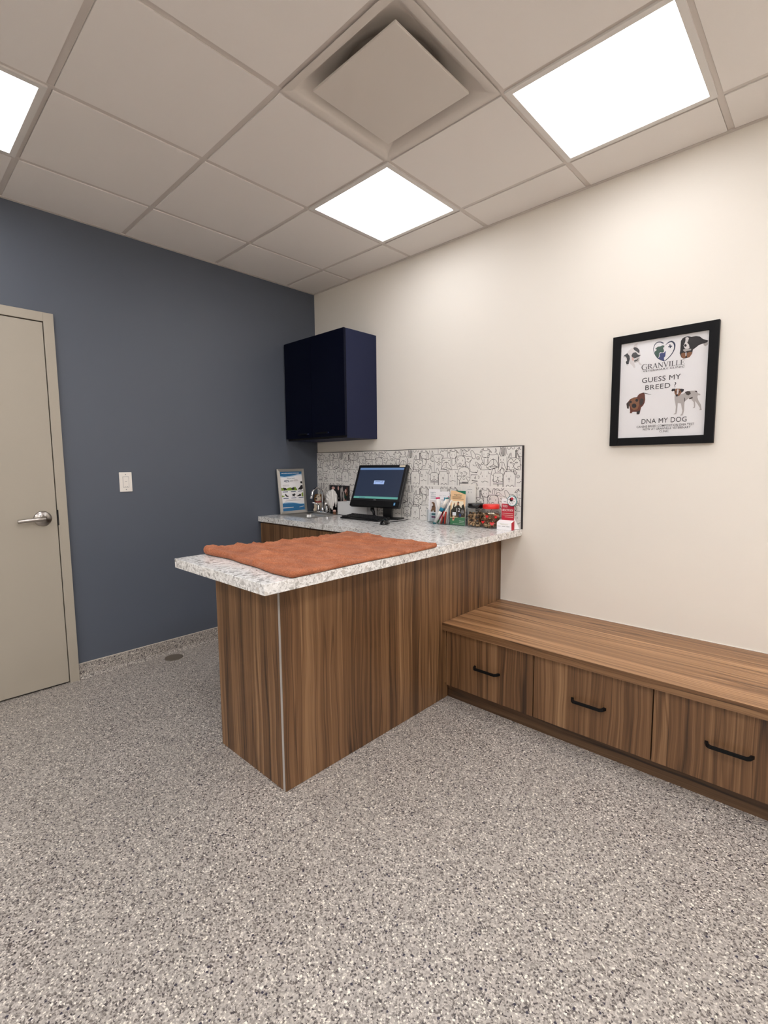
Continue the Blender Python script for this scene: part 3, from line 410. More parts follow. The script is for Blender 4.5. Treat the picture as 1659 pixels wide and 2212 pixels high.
DOODLES = {'A':[[1,[[147.6,246.0],[149.1,235.5],[159.0,233.3],[170.1,235.0],[171.7,244.8]]],[1,[[177.6,245.2],[182.1,235.2],[191.1,234.5],[197.9,236.8],[199.1,245.6]]],[1,[[158.1,239.5],[158.7,234.3]]],[1,[[189.6,239.9],[190.2,235.0]]],[1,[[136.0,214.5],[140.0,226.4],[146.1,238.6]]],[1,[[199.9,191.8],[201.4,234.7]]],[1,[[39.6,254.0],[50.6,220.9],[52.2,205.7]]],[1,[[36.5,219.9],[38.0,182.0]]],[1,[[53.7,251.1],[53.7,208.2]]],[1,[[56.8,199.4],[67.1,215.5],[68.4,230.5],[69.3,240.6],[75.2,227.9],[75.8,212.8],[61.5,196.0]]],[1,[[121.7,249.2],[121.7,216.8]]],[1,[[72.4,199.1],[89.5,211.3],[120.2,214.9],[141.5,212.7],[156.6,207.4],[166.2,199.8],[165.6,191.2],[153.5,181.5],[149.9,169.2],[152.0,156.8],[153.5,132.1],[150.5,112.3]]],[1,[[72.4,199.1],[84.8,192.6],[86.4,175.0],[80.2,166.4],[71.5,168.2],[67.8,185.3],[72.4,199.1]]],[1,[[147.5,208.8],[150.5,202.6],[158.1,196.3],[153.6,186.5],[162.6,188.3]]],[1,[[106.4,196.0],[106.4,190.2]]],[1,[[138.4,197.9],[138.4,192.2]]],[1,[[120.2,182.0],[123.2,188.2],[132.4,188.8],[136.0,183.0],[127.8,175.7],[120.2,182.0]]],[1,[[127.8,175.7],[127.8,167.0]]],[1,[[95.6,169.9],[101.8,161.1],[114.0,157.2],[127.8,167.0],[136.9,157.0],[148.1,159.3]]],[1,[[117.1,157.2],[124.7,150.9],[133.8,153.3],[136.9,158.2]]],[1,[[111.0,148.5],[120.1,141.0],[132.3,142.1],[139.9,148.3]]],[1,[[87.9,175.0],[87.9,87.5]]],[1,[[-0.0,181.3],[17.5,181.1],[39.6,180.7],[55.3,190.6],[62.1,196.0]]],[1,[[60.0,190.5],[55.3,176.7],[66.2,167.8],[77.7,165.6]]],[1,[[11.1,178.6],[22.2,168.3],[17.5,160.3],[8.0,150.2]]],[1,[[36.4,151.7],[39.6,141.6]]],[1,[[56.8,154.1],[59.9,144.0]]],[1,[[36.4,127.8],[45.9,123.2],[55.3,127.2],[64.6,127.6],[69.9,136.4]]],[1,[[8.0,138.1],[4.1,117.8]]],[1,[[57.4,134.7],[56.0,131.5],[52.3,129.8],[48.1,130.4],[45.3,133.0],[45.3,136.5],[48.1,139.1],[52.3,139.7],[56.0,137.9],[57.4,134.7]]],[1,[[158.1,186.4],[186.5,188.4],[219.1,186.6],[226.4,178.0],[230.2,126.8]]],[1,[[158.1,186.4],[152.9,179.1],[159.6,173.5],[158.0,154.3]]],[1,[[162.6,175.2],[170.1,169.4],[179.1,172.5]]],[1,[[204.3,172.2],[211.7,167.9],[220.6,173.7]]],[1,[[189.5,156.4],[174.5,155.3],[162.5,140.7],[149.0,119.8],[152.0,113.6],[183.5,122.1],[189.4,129.4],[190.1,156.4]]],[1,[[190.1,156.4],[204.3,156.3],[216.1,140.3],[235.1,117.0],[229.3,112.9],[201.3,120.8],[189.4,129.4]]],[1,[[182.0,157.2],[189.5,161.3],[198.4,157.1]]],[1,[[165.5,113.0],[180.5,110.5],[195.4,114.2],[198.3,119.1]]],[1,[[177.5,144.2],[178.1,142.8]]],[1,[[173.0,136.9],[173.6,135.4]]],[1,[[180.5,134.4],[181.1,132.9]]],[1,[[201.3,144.0],[201.9,142.6]]],[1,[[205.8,136.7],[206.3,135.2]]],[1,[[199.8,134.3],[200.4,132.8]]]],'B':[[1,[[13.9,182.3],[16.8,191.9],[26.9,198.5],[48.4,199.8],[76.9,200.4],[88.1,190.7],[93.7,171.5],[91.4,147.7],[100.6,124.9]]],[1,[[26.9,198.5],[15.3,184.7],[18.2,165.3],[26.8,155.5],[29.7,131.3],[34.5,116.8]]],[1,[[38.4,192.7],[28.9,180.8],[29.7,165.1]]],[1,[[32.6,175.9],[41.8,174.6]]],[1,[[36.9,177.1],[36.9,171.1]]],[1,[[74.0,175.3],[74.0,164.1]]],[1,[[45.5,183.7],[46.1,182.3]]],[1,[[65.5,183.4],[66.1,181.9]]],[1,[[41.2,145.7],[48.3,152.9],[59.7,151.5],[62.0,143.1],[51.2,137.2],[41.2,145.7]]],[1,[[51.2,137.2],[51.1,129.3]]],[1,[[34.0,129.4],[54.0,129.3],[68.2,132.3],[85.2,146.5]]],[1,[[51.3,205.7],[52.8,232.2],[59.9,242.8],[71.3,236.5],[77.5,214.8],[76.0,202.8]]],[1,[[64.2,239.1],[64.1,205.5]]],[1,[[77.0,243.5],[93.9,237.1],[104.8,228.5]]],[1,[[79.7,211.2],[91.0,218.1],[103.6,216.6]]],[1,[[68.9,237.1],[93.2,230.8],[111.3,228.3],[129.3,240.6]]],[1,[[96.1,206.1],[105.2,210.5],[114.8,205.7]]],[1,[[68.8,201.0],[90.1,200.5],[105.2,195.1],[123.2,197.3],[141.0,189.4]]],[1,[[102.1,164.4],[111.1,161.7],[120.1,155.2],[126.1,161.5],[138.6,171.6]]],[1,[[68.8,198.4],[87.0,190.3],[93.0,172.2],[96.0,151.6],[114.0,120.8]]],[1,[[108.1,181.0],[114.1,175.8],[121.6,180.0],[114.1,183.4],[108.1,181.0]]],[1,[[126.3,258.6],[114.3,243.6],[123.3,235.7],[132.3,248.2]]],[1,[[35.3,86.7],[42.5,104.8],[48.3,115.6],[65.4,123.4],[88.0,128.6],[104.5,129.0]]],[1,[[33.9,86.7],[31.0,66.2],[34.4,48.2],[48.7,39.4],[59.5,50.8],[63.0,64.0],[48.7,68.0],[33.3,62.6]]],[1,[[51.1,97.6],[56.8,85.6],[68.7,92.3],[65.3,76.0],[70.9,63.6],[83.6,58.2]]],[1,[[75.1,52.1],[79.3,44.5],[87.8,45.8],[91.2,52.3]]],[1,[[49.5,25.5],[104.3,25.1]]],[1,[[49.5,17.8],[104.3,17.7]]],[1,[[49.5,38.7],[48.6,5.3]]],[1,[[71.0,88.0],[76.6,84.4]]],[1,[[89.2,69.0],[87.9,65.9],[84.6,64.2],[80.8,64.8],[78.3,67.3],[78.3,70.5],[80.8,73.0],[84.6,73.6],[87.9,72.0],[89.2,69.0]]],[1,[[68.6,131.3],[92.9,127.3],[114.0,120.8],[124.4,108.0],[126.5,90.1],[131.8,69.7],[130.8,49.4],[119.8,35.2],[105.4,49.1],[98.8,58.8],[113.8,62.0],[129.4,56.5]]],[1,[[68.4,27.6],[116.8,28.3]]],[1,[[68.4,24.3],[116.7,25.0]]],[1,[[68.4,17.8],[116.7,18.6]]],[1,[[116.8,36.5],[116.7,3.3]]],[1,[[79.2,97.7],[92.9,97.7],[98.9,90.1],[108.5,87.5],[96.4,69.5],[84.3,64.3]]],[1,[[88.3,90.0],[94.3,86.2]]],[1,[[122.4,119.4],[125.4,141.1],[135.0,164.0],[149.3,184.1]]],[1,[[146.5,232.5],[135.8,227.7],[138.1,207.2],[148.4,186.7],[158.8,178.4],[171.1,183.8],[172.1,198.9],[162.4,216.9],[146.5,232.5]]],[1,[[170.0,209.1],[188.2,208.7],[205.6,200.8],[214.8,188.1],[220.5,170.4],[229.9,152.8],[231.3,145.3],[225.6,141.6],[217.5,145.4],[217.6,150.4],[223.3,153.4],[229.9,152.3]]],[1,[[217.5,142.9],[205.4,139.2],[193.8,148.1],[179.8,157.1],[170.5,156.4],[176.9,142.7],[187.9,125.0],[202.4,114.1]]],[1,[[196.7,145.6],[202.5,125.4],[211.1,112.3],[216.0,120.3],[211.2,135.4],[205.4,139.2]]],[1,[[188.0,148.2],[199.6,122.9]]],[1,[[151.3,142.2],[161.6,134.5],[178.3,133.9]]],[1,[[122.4,119.4],[132.5,110.5],[135.4,95.2],[184.9,92.7],[188.5,107.8]]],[1,[[203.2,182.7],[200.5,176.3],[193.6,173.0],[185.7,174.3],[180.6,179.7],[180.6,186.6],[185.8,191.8],[193.6,192.8],[200.5,189.3],[203.2,182.7]]],[1,[[194.5,182.9],[193.8,181.3],[192.1,180.4],[190.1,180.8],[188.9,182.1],[188.9,183.8],[190.1,185.1],[192.1,185.4],[193.8,184.5],[194.5,182.9]]],[1,[[137.8,76.9],[187.8,76.4]]],[1,[[139.2,76.1],[142.2,68.5]]],[1,[[174.6,70.0],[173.1,56.1]]],[1,[[164.3,56.0],[170.2,58.6],[176.6,54.3],[170.2,49.7],[164.3,56.0]]],[1,[[145.1,41.4],[170.1,39.1],[189.7,34.8],[167.2,33.3],[145.1,41.4]]],[1,[[191.2,67.1],[199.4,68.9],[199.9,54.5],[192.1,55.7]]],[1,[[142.0,3.8],[143.5,16.5],[155.4,23.8],[167.2,25.7],[181.8,20.9],[190.5,4.7]]],[1,[[149.4,9.0],[157.7,6.6],[160.6,-4.8]]],[1,[[172.9,-4.5],[173.6,8.1],[184.7,12.1]]],[1,[[199.2,-4.0],[199.4,75.2]]],[1,[[170.3,95.2],[177.6,88.9],[184.9,91.5]]]],'C':[[1,[[25.2,202.4],[53.2,201.3],[79.6,202.8],[88.6,190.8],[89.4,119.8]]],[1,[[25.2,202.4],[11.0,197.2],[9.6,189.8],[16.1,187.2],[10.9,164.9],[9.4,150.0]]],[1,[[11.1,212.2],[28.0,204.3]]],[1,[[31.3,182.5],[31.3,179.0]]],[1,[[72.6,183.8],[72.6,180.3]]],[1,[[53.1,171.7],[36.3,169.5],[22.2,151.1],[3.7,130.1],[9.3,122.1],[41.8,134.8],[52.4,142.2],[53.1,171.7]]],[1,[[53.1,171.7],[69.8,170.3],[80.7,153.7],[87.6,137.0],[86.1,126.7],[66.8,134.7],[52.4,142.2]]],[1,[[46.1,172.3],[52.6,176.7],[60.1,172.1]]],[1,[[30.5,124.5],[41.7,119.5],[66.8,120.7],[77.9,127.2],[58.5,130.5],[36.2,128.0],[30.5,124.5]]],[1,[[7.9,120.2],[30.5,112.2],[61.2,117.0],[85.3,124.3]]],[1,[[37.7,157.1],[38.2,155.6]]],[1,[[43.3,159.5],[43.8,158.0]]],[1,[[36.2,149.7],[36.8,148.2]]],[1,[[64.2,159.3],[64.7,157.8]]],[1,[[71.1,151.8],[71.6,150.4]]],[1,[[62.7,149.5],[63.3,148.0]]],[1,[[49.2,249.6],[49.0,208.8]]],[1,[[63.0,214.7],[70.0,229.3],[67.3,242.9],[74.1,228.0],[71.3,214.5],[82.3,207.4]]],[1,[[91.9,199.3],[100.2,222.4],[104.4,249.2],[108.4,222.2],[104.2,195.4]]],[1,[[116.2,248.8],[117.8,195.2]]],[1,[[121.6,248.6],[121.9,195.1]]],[1,[[126.2,248.5],[126.0,195.0]]],[1,[[133.0,248.3],[135.0,221.5],[136.8,194.8]]],[1,[[139.7,245.7],[143.6,216.5],[150.2,198.9]]],[1,[[101.7,237.0],[98.8,199.2]]],[1,[[108.5,244.2],[110.5,200.2]]],[1,[[131.6,243.5],[130.0,197.4]]],[1,[[91.9,190.3],[90.3,129.6]]],[1,[[147.5,189.3],[149.8,105.1]]],[1,[[101.5,193.8],[130.0,194.4]]],[1,[[105.5,174.7],[105.5,164.9]]],[1,[[124.5,175.6],[124.5,165.4]]],[1,[[113.6,156.3],[98.6,150.3],[94.4,129.6],[86.0,102.7],[91.5,97.3],[113.5,124.1],[113.6,156.3]]],[1,[[113.6,156.3],[127.1,151.2],[133.8,131.8],[148.5,105.1],[141.7,97.3],[131.0,110.0],[113.5,124.1]]],[1,[[156.3,177.5],[162.3,199.1],[175.6,210.9],[175.5,184.4],[166.2,181.0]]],[1,[[160.9,179.8],[171.6,203.7]]],[1,[[215.1,207.6],[225.5,197.8],[233.7,178.6],[223.3,178.8]]],[1,[[219.0,202.7],[226.7,179.9]]],[1,[[205.2,227.0],[205.0,183.9]]],[1,[[208.7,229.3],[208.4,183.8]]],[1,[[212.0,226.8],[211.8,183.8]]],[1,[[152.5,109.9],[154.1,153.4],[162.1,169.7],[175.5,176.0],[186.0,169.8],[193.9,158.4],[203.1,169.1],[214.9,176.6],[227.9,170.4],[235.6,154.8],[236.7,113.3]]],[1,[[175.5,180.8],[215.0,182.1]]],[1,[[168.7,150.8],[176.7,156.2],[184.6,150.6],[168.7,150.8]]],[1,[[204.3,150.4],[212.2,155.8],[220.0,151.0],[204.3,150.4]]],[1,[[187.2,145.8],[201.7,145.7],[193.8,136.2],[187.2,145.8]]],[1,[[193.8,136.2],[193.7,127.8],[184.5,121.4]]],[1,[[193.7,127.8],[202.1,120.1]]],[1,[[153.9,129.2],[164.6,126.7],[163.2,112.3],[173.8,104.6],[179.1,106.2],[179.1,97.4]]],[1,[[235.5,129.9],[219.9,126.4],[225.0,114.0],[214.6,112.9],[200.3,116.5],[193.6,107.4],[191.0,96.2]]],[1,[[150.4,246.6],[153.1,235.1],[160.3,233.5],[168.3,235.2],[170.5,245.7]]],[1,[[177.9,246.5],[182.4,236.0],[189.0,234.6],[194.8,235.6],[196.9,246.4]]]],'F':[[1,[[39.6,87.4],[42.7,97.5],[47.4,107.5],[59.9,120.1],[66.2,107.5],[69.3,89.5]]],[1,[[101.7,89.5],[106.3,110.0],[115.5,121.1],[124.7,107.4],[132.3,87.6],[127.7,76.4],[120.1,76.4]]],[1,[[39.6,87.4],[43.3,77.3],[54.6,72.3]]],[1,[[54.6,34.6],[55.2,72.3],[59.9,84.9],[70.8,88.7],[101.7,88.8],[115.5,85.1],[120.7,75.1],[121.9,35.4],[121.8,2.2]]],[1,[[101.7,70.1],[101.7,65.1]]],[1,[[69.9,69.9],[69.9,65.4]]],[1,[[81.7,62.5],[90.9,62.5],[86.3,56.2],[81.7,62.5]]],[1,[[86.3,56.2],[86.3,46.3]]],[1,[[55.2,54.7],[51.5,44.7],[54.6,34.6],[67.7,34.8],[77.0,39.9],[86.3,46.3],[98.6,38.9],[117.0,35.4],[121.3,45.4],[117.0,55.2]]],[1,[[77.6,38.7],[77.0,32.4],[84.7,31.2],[93.1,34.6],[93.1,40.6]]],[1,[[53.7,25.8],[120.0,26.7]]],[1,[[53.6,19.5],[120.0,20.5]]],[1,[[53.7,34.6],[53.6,1.0]]],[1,[[87.8,17.5],[92.4,12.1],[87.8,6.3],[83.2,12.0],[87.8,17.5]]],[1,[[126.1,2.3],[126.2,75.2],[132.3,92.5]]],[1,[[133.8,95.0],[162.5,96.8],[190.9,95.1]]],[1,[[141.4,108.6],[192.4,108.6]]],[1,[[192.4,107.3],[198.3,82.8],[205.7,76.7],[205.6,3.7]]],[1,[[145.3,76.5],[145.3,74.0]]],[1,[[145.3,68.3],[145.3,65.9]]],[1,[[174.5,76.6],[174.4,74.2]]],[1,[[174.4,68.0],[174.4,65.1]]],[1,[[163.9,47.7],[163.9,32.2]]],[1,[[145.8,2.6],[147.3,11.0],[156.4,14.9],[164.5,10.1],[167.5,3.0]]],[1,[[174.4,3.1],[177.4,11.5],[186.3,15.3],[193.7,10.6],[197.3,3.5]]],[1,[[201.2,80.4],[196.8,95.1],[202.8,107.3],[210.1,95.1],[210.1,81.6]]],[1,[[147.4,48.1],[147.4,47.1]]],[1,[[150.4,41.9],[150.4,40.7]]],[1,[[180.4,47.2],[180.4,45.9]]],[1,[[184.9,42.3],[184.9,41.1]]],[1,[[169.9,53.2],[168.5,50.0],[165.0,48.3],[160.9,48.9],[158.3,51.4],[158.3,54.8],[160.9,57.4],[165.0,58.0],[168.5,56.4],[169.9,53.2]]]],'S':[[1,[[-44.6,218.7],[-35.7,232.0],[-21.0,241.9],[-27.8,226.9],[-44.6,218.7]]],[1,[[14.0,240.4],[28.4,223.1],[40.5,217.5],[23.2,235.8],[14.0,240.4]]],[1,[[-18.1,245.7],[-19.5,236.4],[-15.1,231.5],[8.2,229.7],[9.6,244.9]]],[1,[[-29.8,224.5],[-28.4,195.1],[-18.1,187.7],[15.3,184.7],[23.2,194.2],[23.2,225.7]]],[1,[[-15.2,210.7],[-15.2,204.2]]],[1,[[8.1,210.3],[8.1,203.7]]],[1,[[-12.3,185.1],[-5.0,187.4],[2.3,183.7]]],[1,[[-13.8,180.3],[-12.4,143.7],[-3.6,137.6],[15.3,148.4],[14.5,182.3]]],[1,[[-41.8,113.4],[-31.5,108.5],[-6.6,108.5],[19.5,110.8],[37.4,109.1]]],[1,[[16.6,97.5],[22.9,83.1],[31.6,82.6],[31.4,5.0]]],[1,[[-32.4,96.3],[-34.5,83.4],[-42.4,79.9]]],[1,[[-12.5,53.3],[-11.9,51.4]]],[1,[[-2.3,53.4],[-1.7,51.5]]],[1,[[-31.6,32.9],[-18.4,30.6],[-6.7,38.1],[4.9,33.4],[18.5,31.1]]]],'M':[[1,[[-25.7,71.9],[-25.7,62.9]]],[1,[[8.5,72.1],[8.5,63.2]]]],'O':[[1,[[8.5,72.1],[8.5,63.2]]],[1,[[-25.7,71.9],[-25.7,64.6]]],[1,[[-15.1,68.4],[-17.6,62.7],[-23.8,59.7],[-31.0,60.7],[-35.6,65.2],[-35.6,71.2],[-30.9,75.9],[-23.8,76.9],[-17.6,74.0],[-15.1,68.4]]]]}
FLYER_ART = [['art_blue',[[-0.0,310.0],[186.0,310.0],[185.4,290.4],[149.5,287.0],[109.5,278.0],[78.1,272.8],[41.7,270.6],[-0.2,275.2]]],['art_sky',[[2.4,272.4],[70.2,269.1],[109.4,276.0],[149.4,285.1],[184.7,287.4],[184.4,282.5],[149.1,280.2],[109.1,271.2],[70.0,265.3],[3.0,266.7]]],['art_lime',[[2.6,183.7],[13.9,185.1],[19.2,179.2],[51.2,176.0],[57.2,180.5],[68.9,183.9],[84.4,184.2],[95.6,176.0],[115.8,186.8],[123.7,186.5],[138.1,162.5],[138.0,159.6],[3.2,162.0]]],['art_lime',[[4.7,125.0],[14.0,124.4],[28.6,115.1],[5.8,111.6]]],['art_lime',[[170.5,133.5],[179.0,141.0],[184.0,138.8],[184.2,107.1],[171.0,107.9]]],['art_black',[[17.3,179.3],[23.4,186.7],[30.8,184.5],[42.1,183.0],[50.9,170.3],[42.8,163.0],[39.4,168.9],[31.4,162.5],[25.8,162.8],[24.6,175.2]]],['art_black',[[84.2,180.4],[95.9,181.8],[107.9,186.2],[115.3,177.2],[112.8,169.5],[106.6,163.0],[101.1,170.0],[94.8,162.5],[89.9,162.8],[91.6,174.3]]],['art_black',[[144.6,170.1],[161.5,185.0],[170.3,198.4],[184.6,199.9],[186.0,172.2],[178.5,166.6],[170.2,162.1],[154.3,165.7],[146.1,163.2]]],['art_black',[[167.0,228.0],[184.4,231.4],[185.3,211.7],[171.2,214.1]]],['art_black',[[29.1,123.6],[35.7,138.5],[42.7,128.6],[53.5,118.4],[59.5,121.9],[56.9,110.6],[37.9,112.6],[40.2,119.2]]],['art_black',[[85.3,134.0],[96.7,129.6],[108.9,136.7],[120.1,126.4],[110.9,121.0],[110.4,111.4],[103.5,111.7],[99.9,117.8],[95.7,112.2],[90.8,112.5],[92.5,124.0]]],['art_black',[[128.3,114.2],[143.6,121.2],[158.3,131.2],[167.7,119.9],[165.3,114.1],[151.0,111.0],[131.1,111.2]]],['art_blue',[[2.5,56.8],[19.7,61.3],[57.8,62.5],[116.1,58.4],[155.5,49.8],[186.9,49.6],[186.0,0.0],[0.0,-0.0]]],['art_sky',[[2.8,62.5],[23.9,68.6],[62.1,68.9],[116.2,60.4],[155.5,50.8],[185.9,50.6],[185.6,45.7],[145.3,48.5],[106.2,58.1],[61.8,64.1],[23.5,62.9],[2.5,56.8]]],['art_white',[[6.5,29.9],[92.7,29.0],[92.4,24.2],[6.1,23.3]]],['art_white',[[140.0,25.4],[180.8,32.2],[180.5,27.2],[141.8,22.3]]],['art_slate',[[13.9,153.9],[56.6,154.7],[56.3,149.0],[14.5,148.1]]],['art_slate',[[80.7,153.5],[122.8,154.5],[122.5,149.6],[80.3,148.2]]],['art_slate',[[142.6,153.5],[183.9,154.2],[183.6,149.7],[142.3,148.7]]],['art_slate',[[15.5,102.5],[58.3,102.8],[58.0,97.4],[15.2,96.8]]],['art_slate',[[80.5,102.4],[122.7,102.9],[122.4,98.0],[80.2,97.6]]],['art_slate',[[142.5,102.7],[183.9,103.2],[183.6,98.3],[142.3,98.2]]],['art_grey',[[18.9,205.8],[70.3,206.8],[70.1,203.6],[18.7,202.4]]],['art_grey',[[18.4,197.3],[73.7,199.0],[73.5,196.2],[18.2,194.4]]],['art_grey',[[28.4,80.7],[157.4,83.1],[157.3,80.2],[28.2,77.9]]],['art_grey',[[36.5,88.8],[117.8,87.6],[117.7,85.6],[36.3,86.5]]],['art_grey',[[117.3,244.9],[147.1,246.1],[146.9,243.2],[117.1,242.0]]],['art_grey',[[111.1,239.3],[151.6,238.6],[151.4,235.3],[110.9,235.4]]]]
# ------------------------------------------------------------------ room shell
H = 2.7265                       # ceiling tile height
RX, RY = 5.15, -5.00             # unseen far ends of the room behind the camera, enlarged to even the light
mb = MB().box(-0.12, RX+0.12, RY-0.12, 0.12, -0.1, 0.0, 'flake_floor')
struct('floor', mb, 'speckled grey and beige flake floor across the whole room', 'floor')
mb = MB().box(-0.12, 0.0, RY-0.12, 0.12, 0.0, H+0.12, 'wall_slate_blue')
struct('wall_left', mb, 'dark slate blue painted wall with the door', 'wall')
mb = MB().box(0.0, RX+0.12, 0.0, 0.12, 0.0, H+0.12, 'wall_cream')
struct('wall_back', mb, 'cream painted wall above the wooden bench', 'wall')
struct('wall_right', MB().box(RX, RX+0.12, RY-0.12, 0.0, 0.0, H+0.12, 'wall_cream'), 'cream wall behind the camera on the right', 'wall')
struct('wall_front', MB().box(0.0, RX, RY-0.12, RY, 0.0, H+0.12, 'wall_cream'), 'cream wall behind the camera', 'wall')

# suspended ceiling: tiles, tee grid, wall angle
P_ = 0.6096; GA, GB = 0.4616, 0.2886
xs = [0.0]+[GA+i*P_ for i in range(9) if GA+i*P_ < RX]+[RX]
ys = [0.0]+[-(GB+j*P_) for j in range(9) if -(GB+j*P_) > RY]+[RY]
LIGHTS = [(2, 1), (4, 1), (1, 4), (4, 4), (7, 1), (7, 4), (2, 7), (5, 7), (7, 7)]      # cells counted from the corner; later ones are unseen panels added for fill
VENT = (3, 2)
mb = MB()
for i in range(len(xs)-1):
    for j in range(len(ys)-1):
        if (i, j) != VENT: mb.box(xs[i], xs[i+1], ys[j+1], ys[j], H+0.0195, H+0.11, 'plenum_dark')
mb.box(0.0, RX, RY, 0.0, H+0.11, H+0.119, 'plenum_dark')
for i in range(len(xs)-1):
    for j in range(len(ys)-1):
        if (i, j) in LIGHTS or (i, j) == VENT: continue
        e = 0.0135
        x0, x1 = xs[i]+(e if i else 0.020), xs[i+1]-(e if i < len(xs)-2 else 0.020)
        y1, y0 = ys[j]-(e if j else 0.020), ys[j+1]+(e if j < len(ys)-2 else 0.020)
        mb.box(x0, x1, y0, y1, H, H+0.018, 'ceiling_tile')
ceil = struct('ceiling', mb, 'suspended ceiling of square off-white tiles', 'ceiling')
mb = MB()
for x in xs[1:-1]: mb.box(x-0.012, x+0.012, RY, 0.0, H+0.004, H+0.0185, 'grid_white')
for y in ys[1:-1]: mb.box(0.0, RX, y-0.012, y+0.012, H+0.0045, H+0.0184, 'grid_white')
obj('ceiling_grid', mb, ceil)
mb = MB()
mb.box(0.0, 0.018, RY, 0.0, H-0.002, H+0.004, 'grid_white'); mb.box(0.0, RX, -0.018, 0.0, H-0.002, H+0.004, 'grid_white')
mb.box(RX-0.018, RX, RY, 0.0, H-0.002, H+0.004, 'grid_white'); mb.box(0.0, RX, RY, RY+0.018, H-0.002, H+0.004, 'grid_white')
obj('wall_angle', mb, ceil)

LL = {(2, 1): 'square white light panel nearest the room corner, above the computer', (4, 1): 'large bright square light panel in the ceiling above the bench',
      (1, 4): 'bright light panel cut off by the left edge, above the door', (4, 4): 'ceiling light panel above the camera', (7, 1): 'added fill light panel over the far right end of the bench, out of view',
      (7, 4): 'added fill light panel right of the camera, out of view', (2, 7): 'added unseen fill light panel behind the camera by the blue wall', (5, 7): 'added unseen fill light panel in the middle behind the camera', (7, 7): 'added unseen fill light panel in the far corner behind the camera'}
for i, j in LIGHTS:
    cx, cy = (xs[i]+xs[i+1])/2, (ys[j]+ys[j+1])/2
    t = thing('ceiling_light', LL[(i, j)], 'ceiling light', (cx, cy, H), 0, 'square light panels in the ceiling')
    mb = MB(); a, b_ = 0.3, 0.276
    for s_ in ((-a, a, -a, -b_), (-a, a, b_, a), (-a, -b_, -b_, b_), (b_, a, -b_, b_)): mb.box(*s_, -0.004, 0.017, 'lamp_frame_white')
    obj('lamp_frame', mb, t, True)
    mb = MB().box(-b_, b_, -b_, b_, 0.001, 0.010, 'lamp_diffuser' if (i, j) in LIGHTS[:3] else 'lamp_diffuser_fill')  # panels out of view glow stronger as fill
    obj('diffuser', mb, t, True)

# square plaque air diffuser
cx, cy = (xs[3]+xs[4])/2, (ys[2]+ys[3])/2
t = thing('air_vent', 'square plaque air vent hanging in a recessed pan in the ceiling', 'air vent', (cx, cy, H))
mb = MB(); rings = []
def rsq(h, r, z, n=12):
    pts = []
    for k, (sx, sy) in enumerate(((1, 1), (-1, 1), (-1, -1), (1, -1))):
        for q in range(n+1):
            a = PI/2*k+PI/2*q/n
            pts.append(Vector((sx*(h-r)+r*math.cos(a), sy*(h-r)+r*math.sin(a), z)))
    return pts
prof = [(0.300, 0.001, -0.002), (0.272, 0.002, -0.002), (0.262, 0.012, 0.006), (0.243, 0.05, 0.028), (0.225, 0.11, 0.046), (0.205, 0.17, 0.056), (0.180, 0.178, 0.060), (0.176, 0.175, 0.085)]
for h, r, z in prof: rings.append([mb.bm.verts.new(p) for p in rsq(h, r, z)])
n = len(rings[0])
for a, b_ in zip(rings[:-1], rings[1:]):
    for k in range(n): mb.face([a[k], a[(k+1) % n], b_[(k+1) % n], b_[k]], 'vent_white', True)
mb.face(rings[-1], 'vent_white')
o = obj('pan', mb, t, True)
mb = MB().box(-0.213, 0.213, -0.213, 0.213, -0.006, 0.004, 'vent_white', 0.002)
pl = obj('plaque', mb, t, True)
for sx, sy in ((-1, -1), (1, -1), (-1, 1), (1, 1)):
    mb = MB().tube([(sx*0.155, sy*0.12, 0.006), (sx*0.155, sy*0.12, 0.062)], 0.004, 'gap_black', 8); obj('bracket', mb, t, True)

# coved flake skirting along the blue wall, thin cap strip on it
def cove(name, y0, y1, label):
    prof = [(0.0, 0.0), (0.034, 0.0), (0.024, 0.003), (0.014, 0.010), (0.009, 0.022), (0.008, 0.092), (0.0, 0.092)]
    mb = MB(); M = Matrix(((1, 0, 0, 0), (0, 0, 1, y0), (0, 1, 0, 0.0005), (0, 0, 0, 1)))
    mb.prism(prof, y1-y0, 'flake_cove', M)
    o = struct(name, mb, label, 'skirting')
    obj('cap_strip', MB().box(0, 0.009, y0, y1, 0.0925, 0.0955, 'cove_cap'), o)
cove('baseboard_left', -1.909, -0.565, 'low coved flake skirting along the blue wall')
cove('baseboard_front', RY, -2.935, 'low coved flake skirting on the blue wall beyond the door')

# door
d = bpy.data.objects.new('door_1', None); COL.objects.link(d); d.location = (0, -2.42, 0); d['kind'] = 'structure'
d['label'] = 'taupe painted door in the blue wall with silver lever'; d['category'] = 'door'
y1, yi, y2i, y2 = -1.912, -1.962, -2.880, -2.930
mb = MB(); fz, fi = 2.1626, 2.1126
mb.box(0.0, 0.026, yi, y1, 0.0, fz, 'door_taupe', 0.001); mb.box(0.0, 0.026, y2, y2i, 0.0, fz, 'door_taupe', 0.001); mb.box(0.0, 0.026, y2i, yi, fi, fz, 'door_taupe', 0.001)
obj('door_frame', mb, d)
mb = MB().box(0.0005, 0.003, y2i, yi, 0.0, fi, 'gap_black'); obj('door_gap', mb, d)
leaf = obj('door_leaf', MB().box(0.004, 0.022, y2i+0.004, yi-0.0045, 0.010, fi-0.006, 'door_taupe', 0.001), d)
leaf['label'] = 'flat taupe door leaf'
kz, ky = 1.005, -2.036
M = Matrix.Translation((0.022, ky, kz)) @ Matrix.Rotation(PI/2, 4, 'Y')
mb = MB().lathe([(0.044, 0.0), (0.044, 0.004), (0.041, 0.009), (0.030, 0.013), (0.018, 0.016), (0.014, 0.022), (0.0125, 0.050), (0.0, 0.050)], 'satin_nickel', M)
hd = obj('rose', mb, d); hd['label'] = 'round satin silver rose'
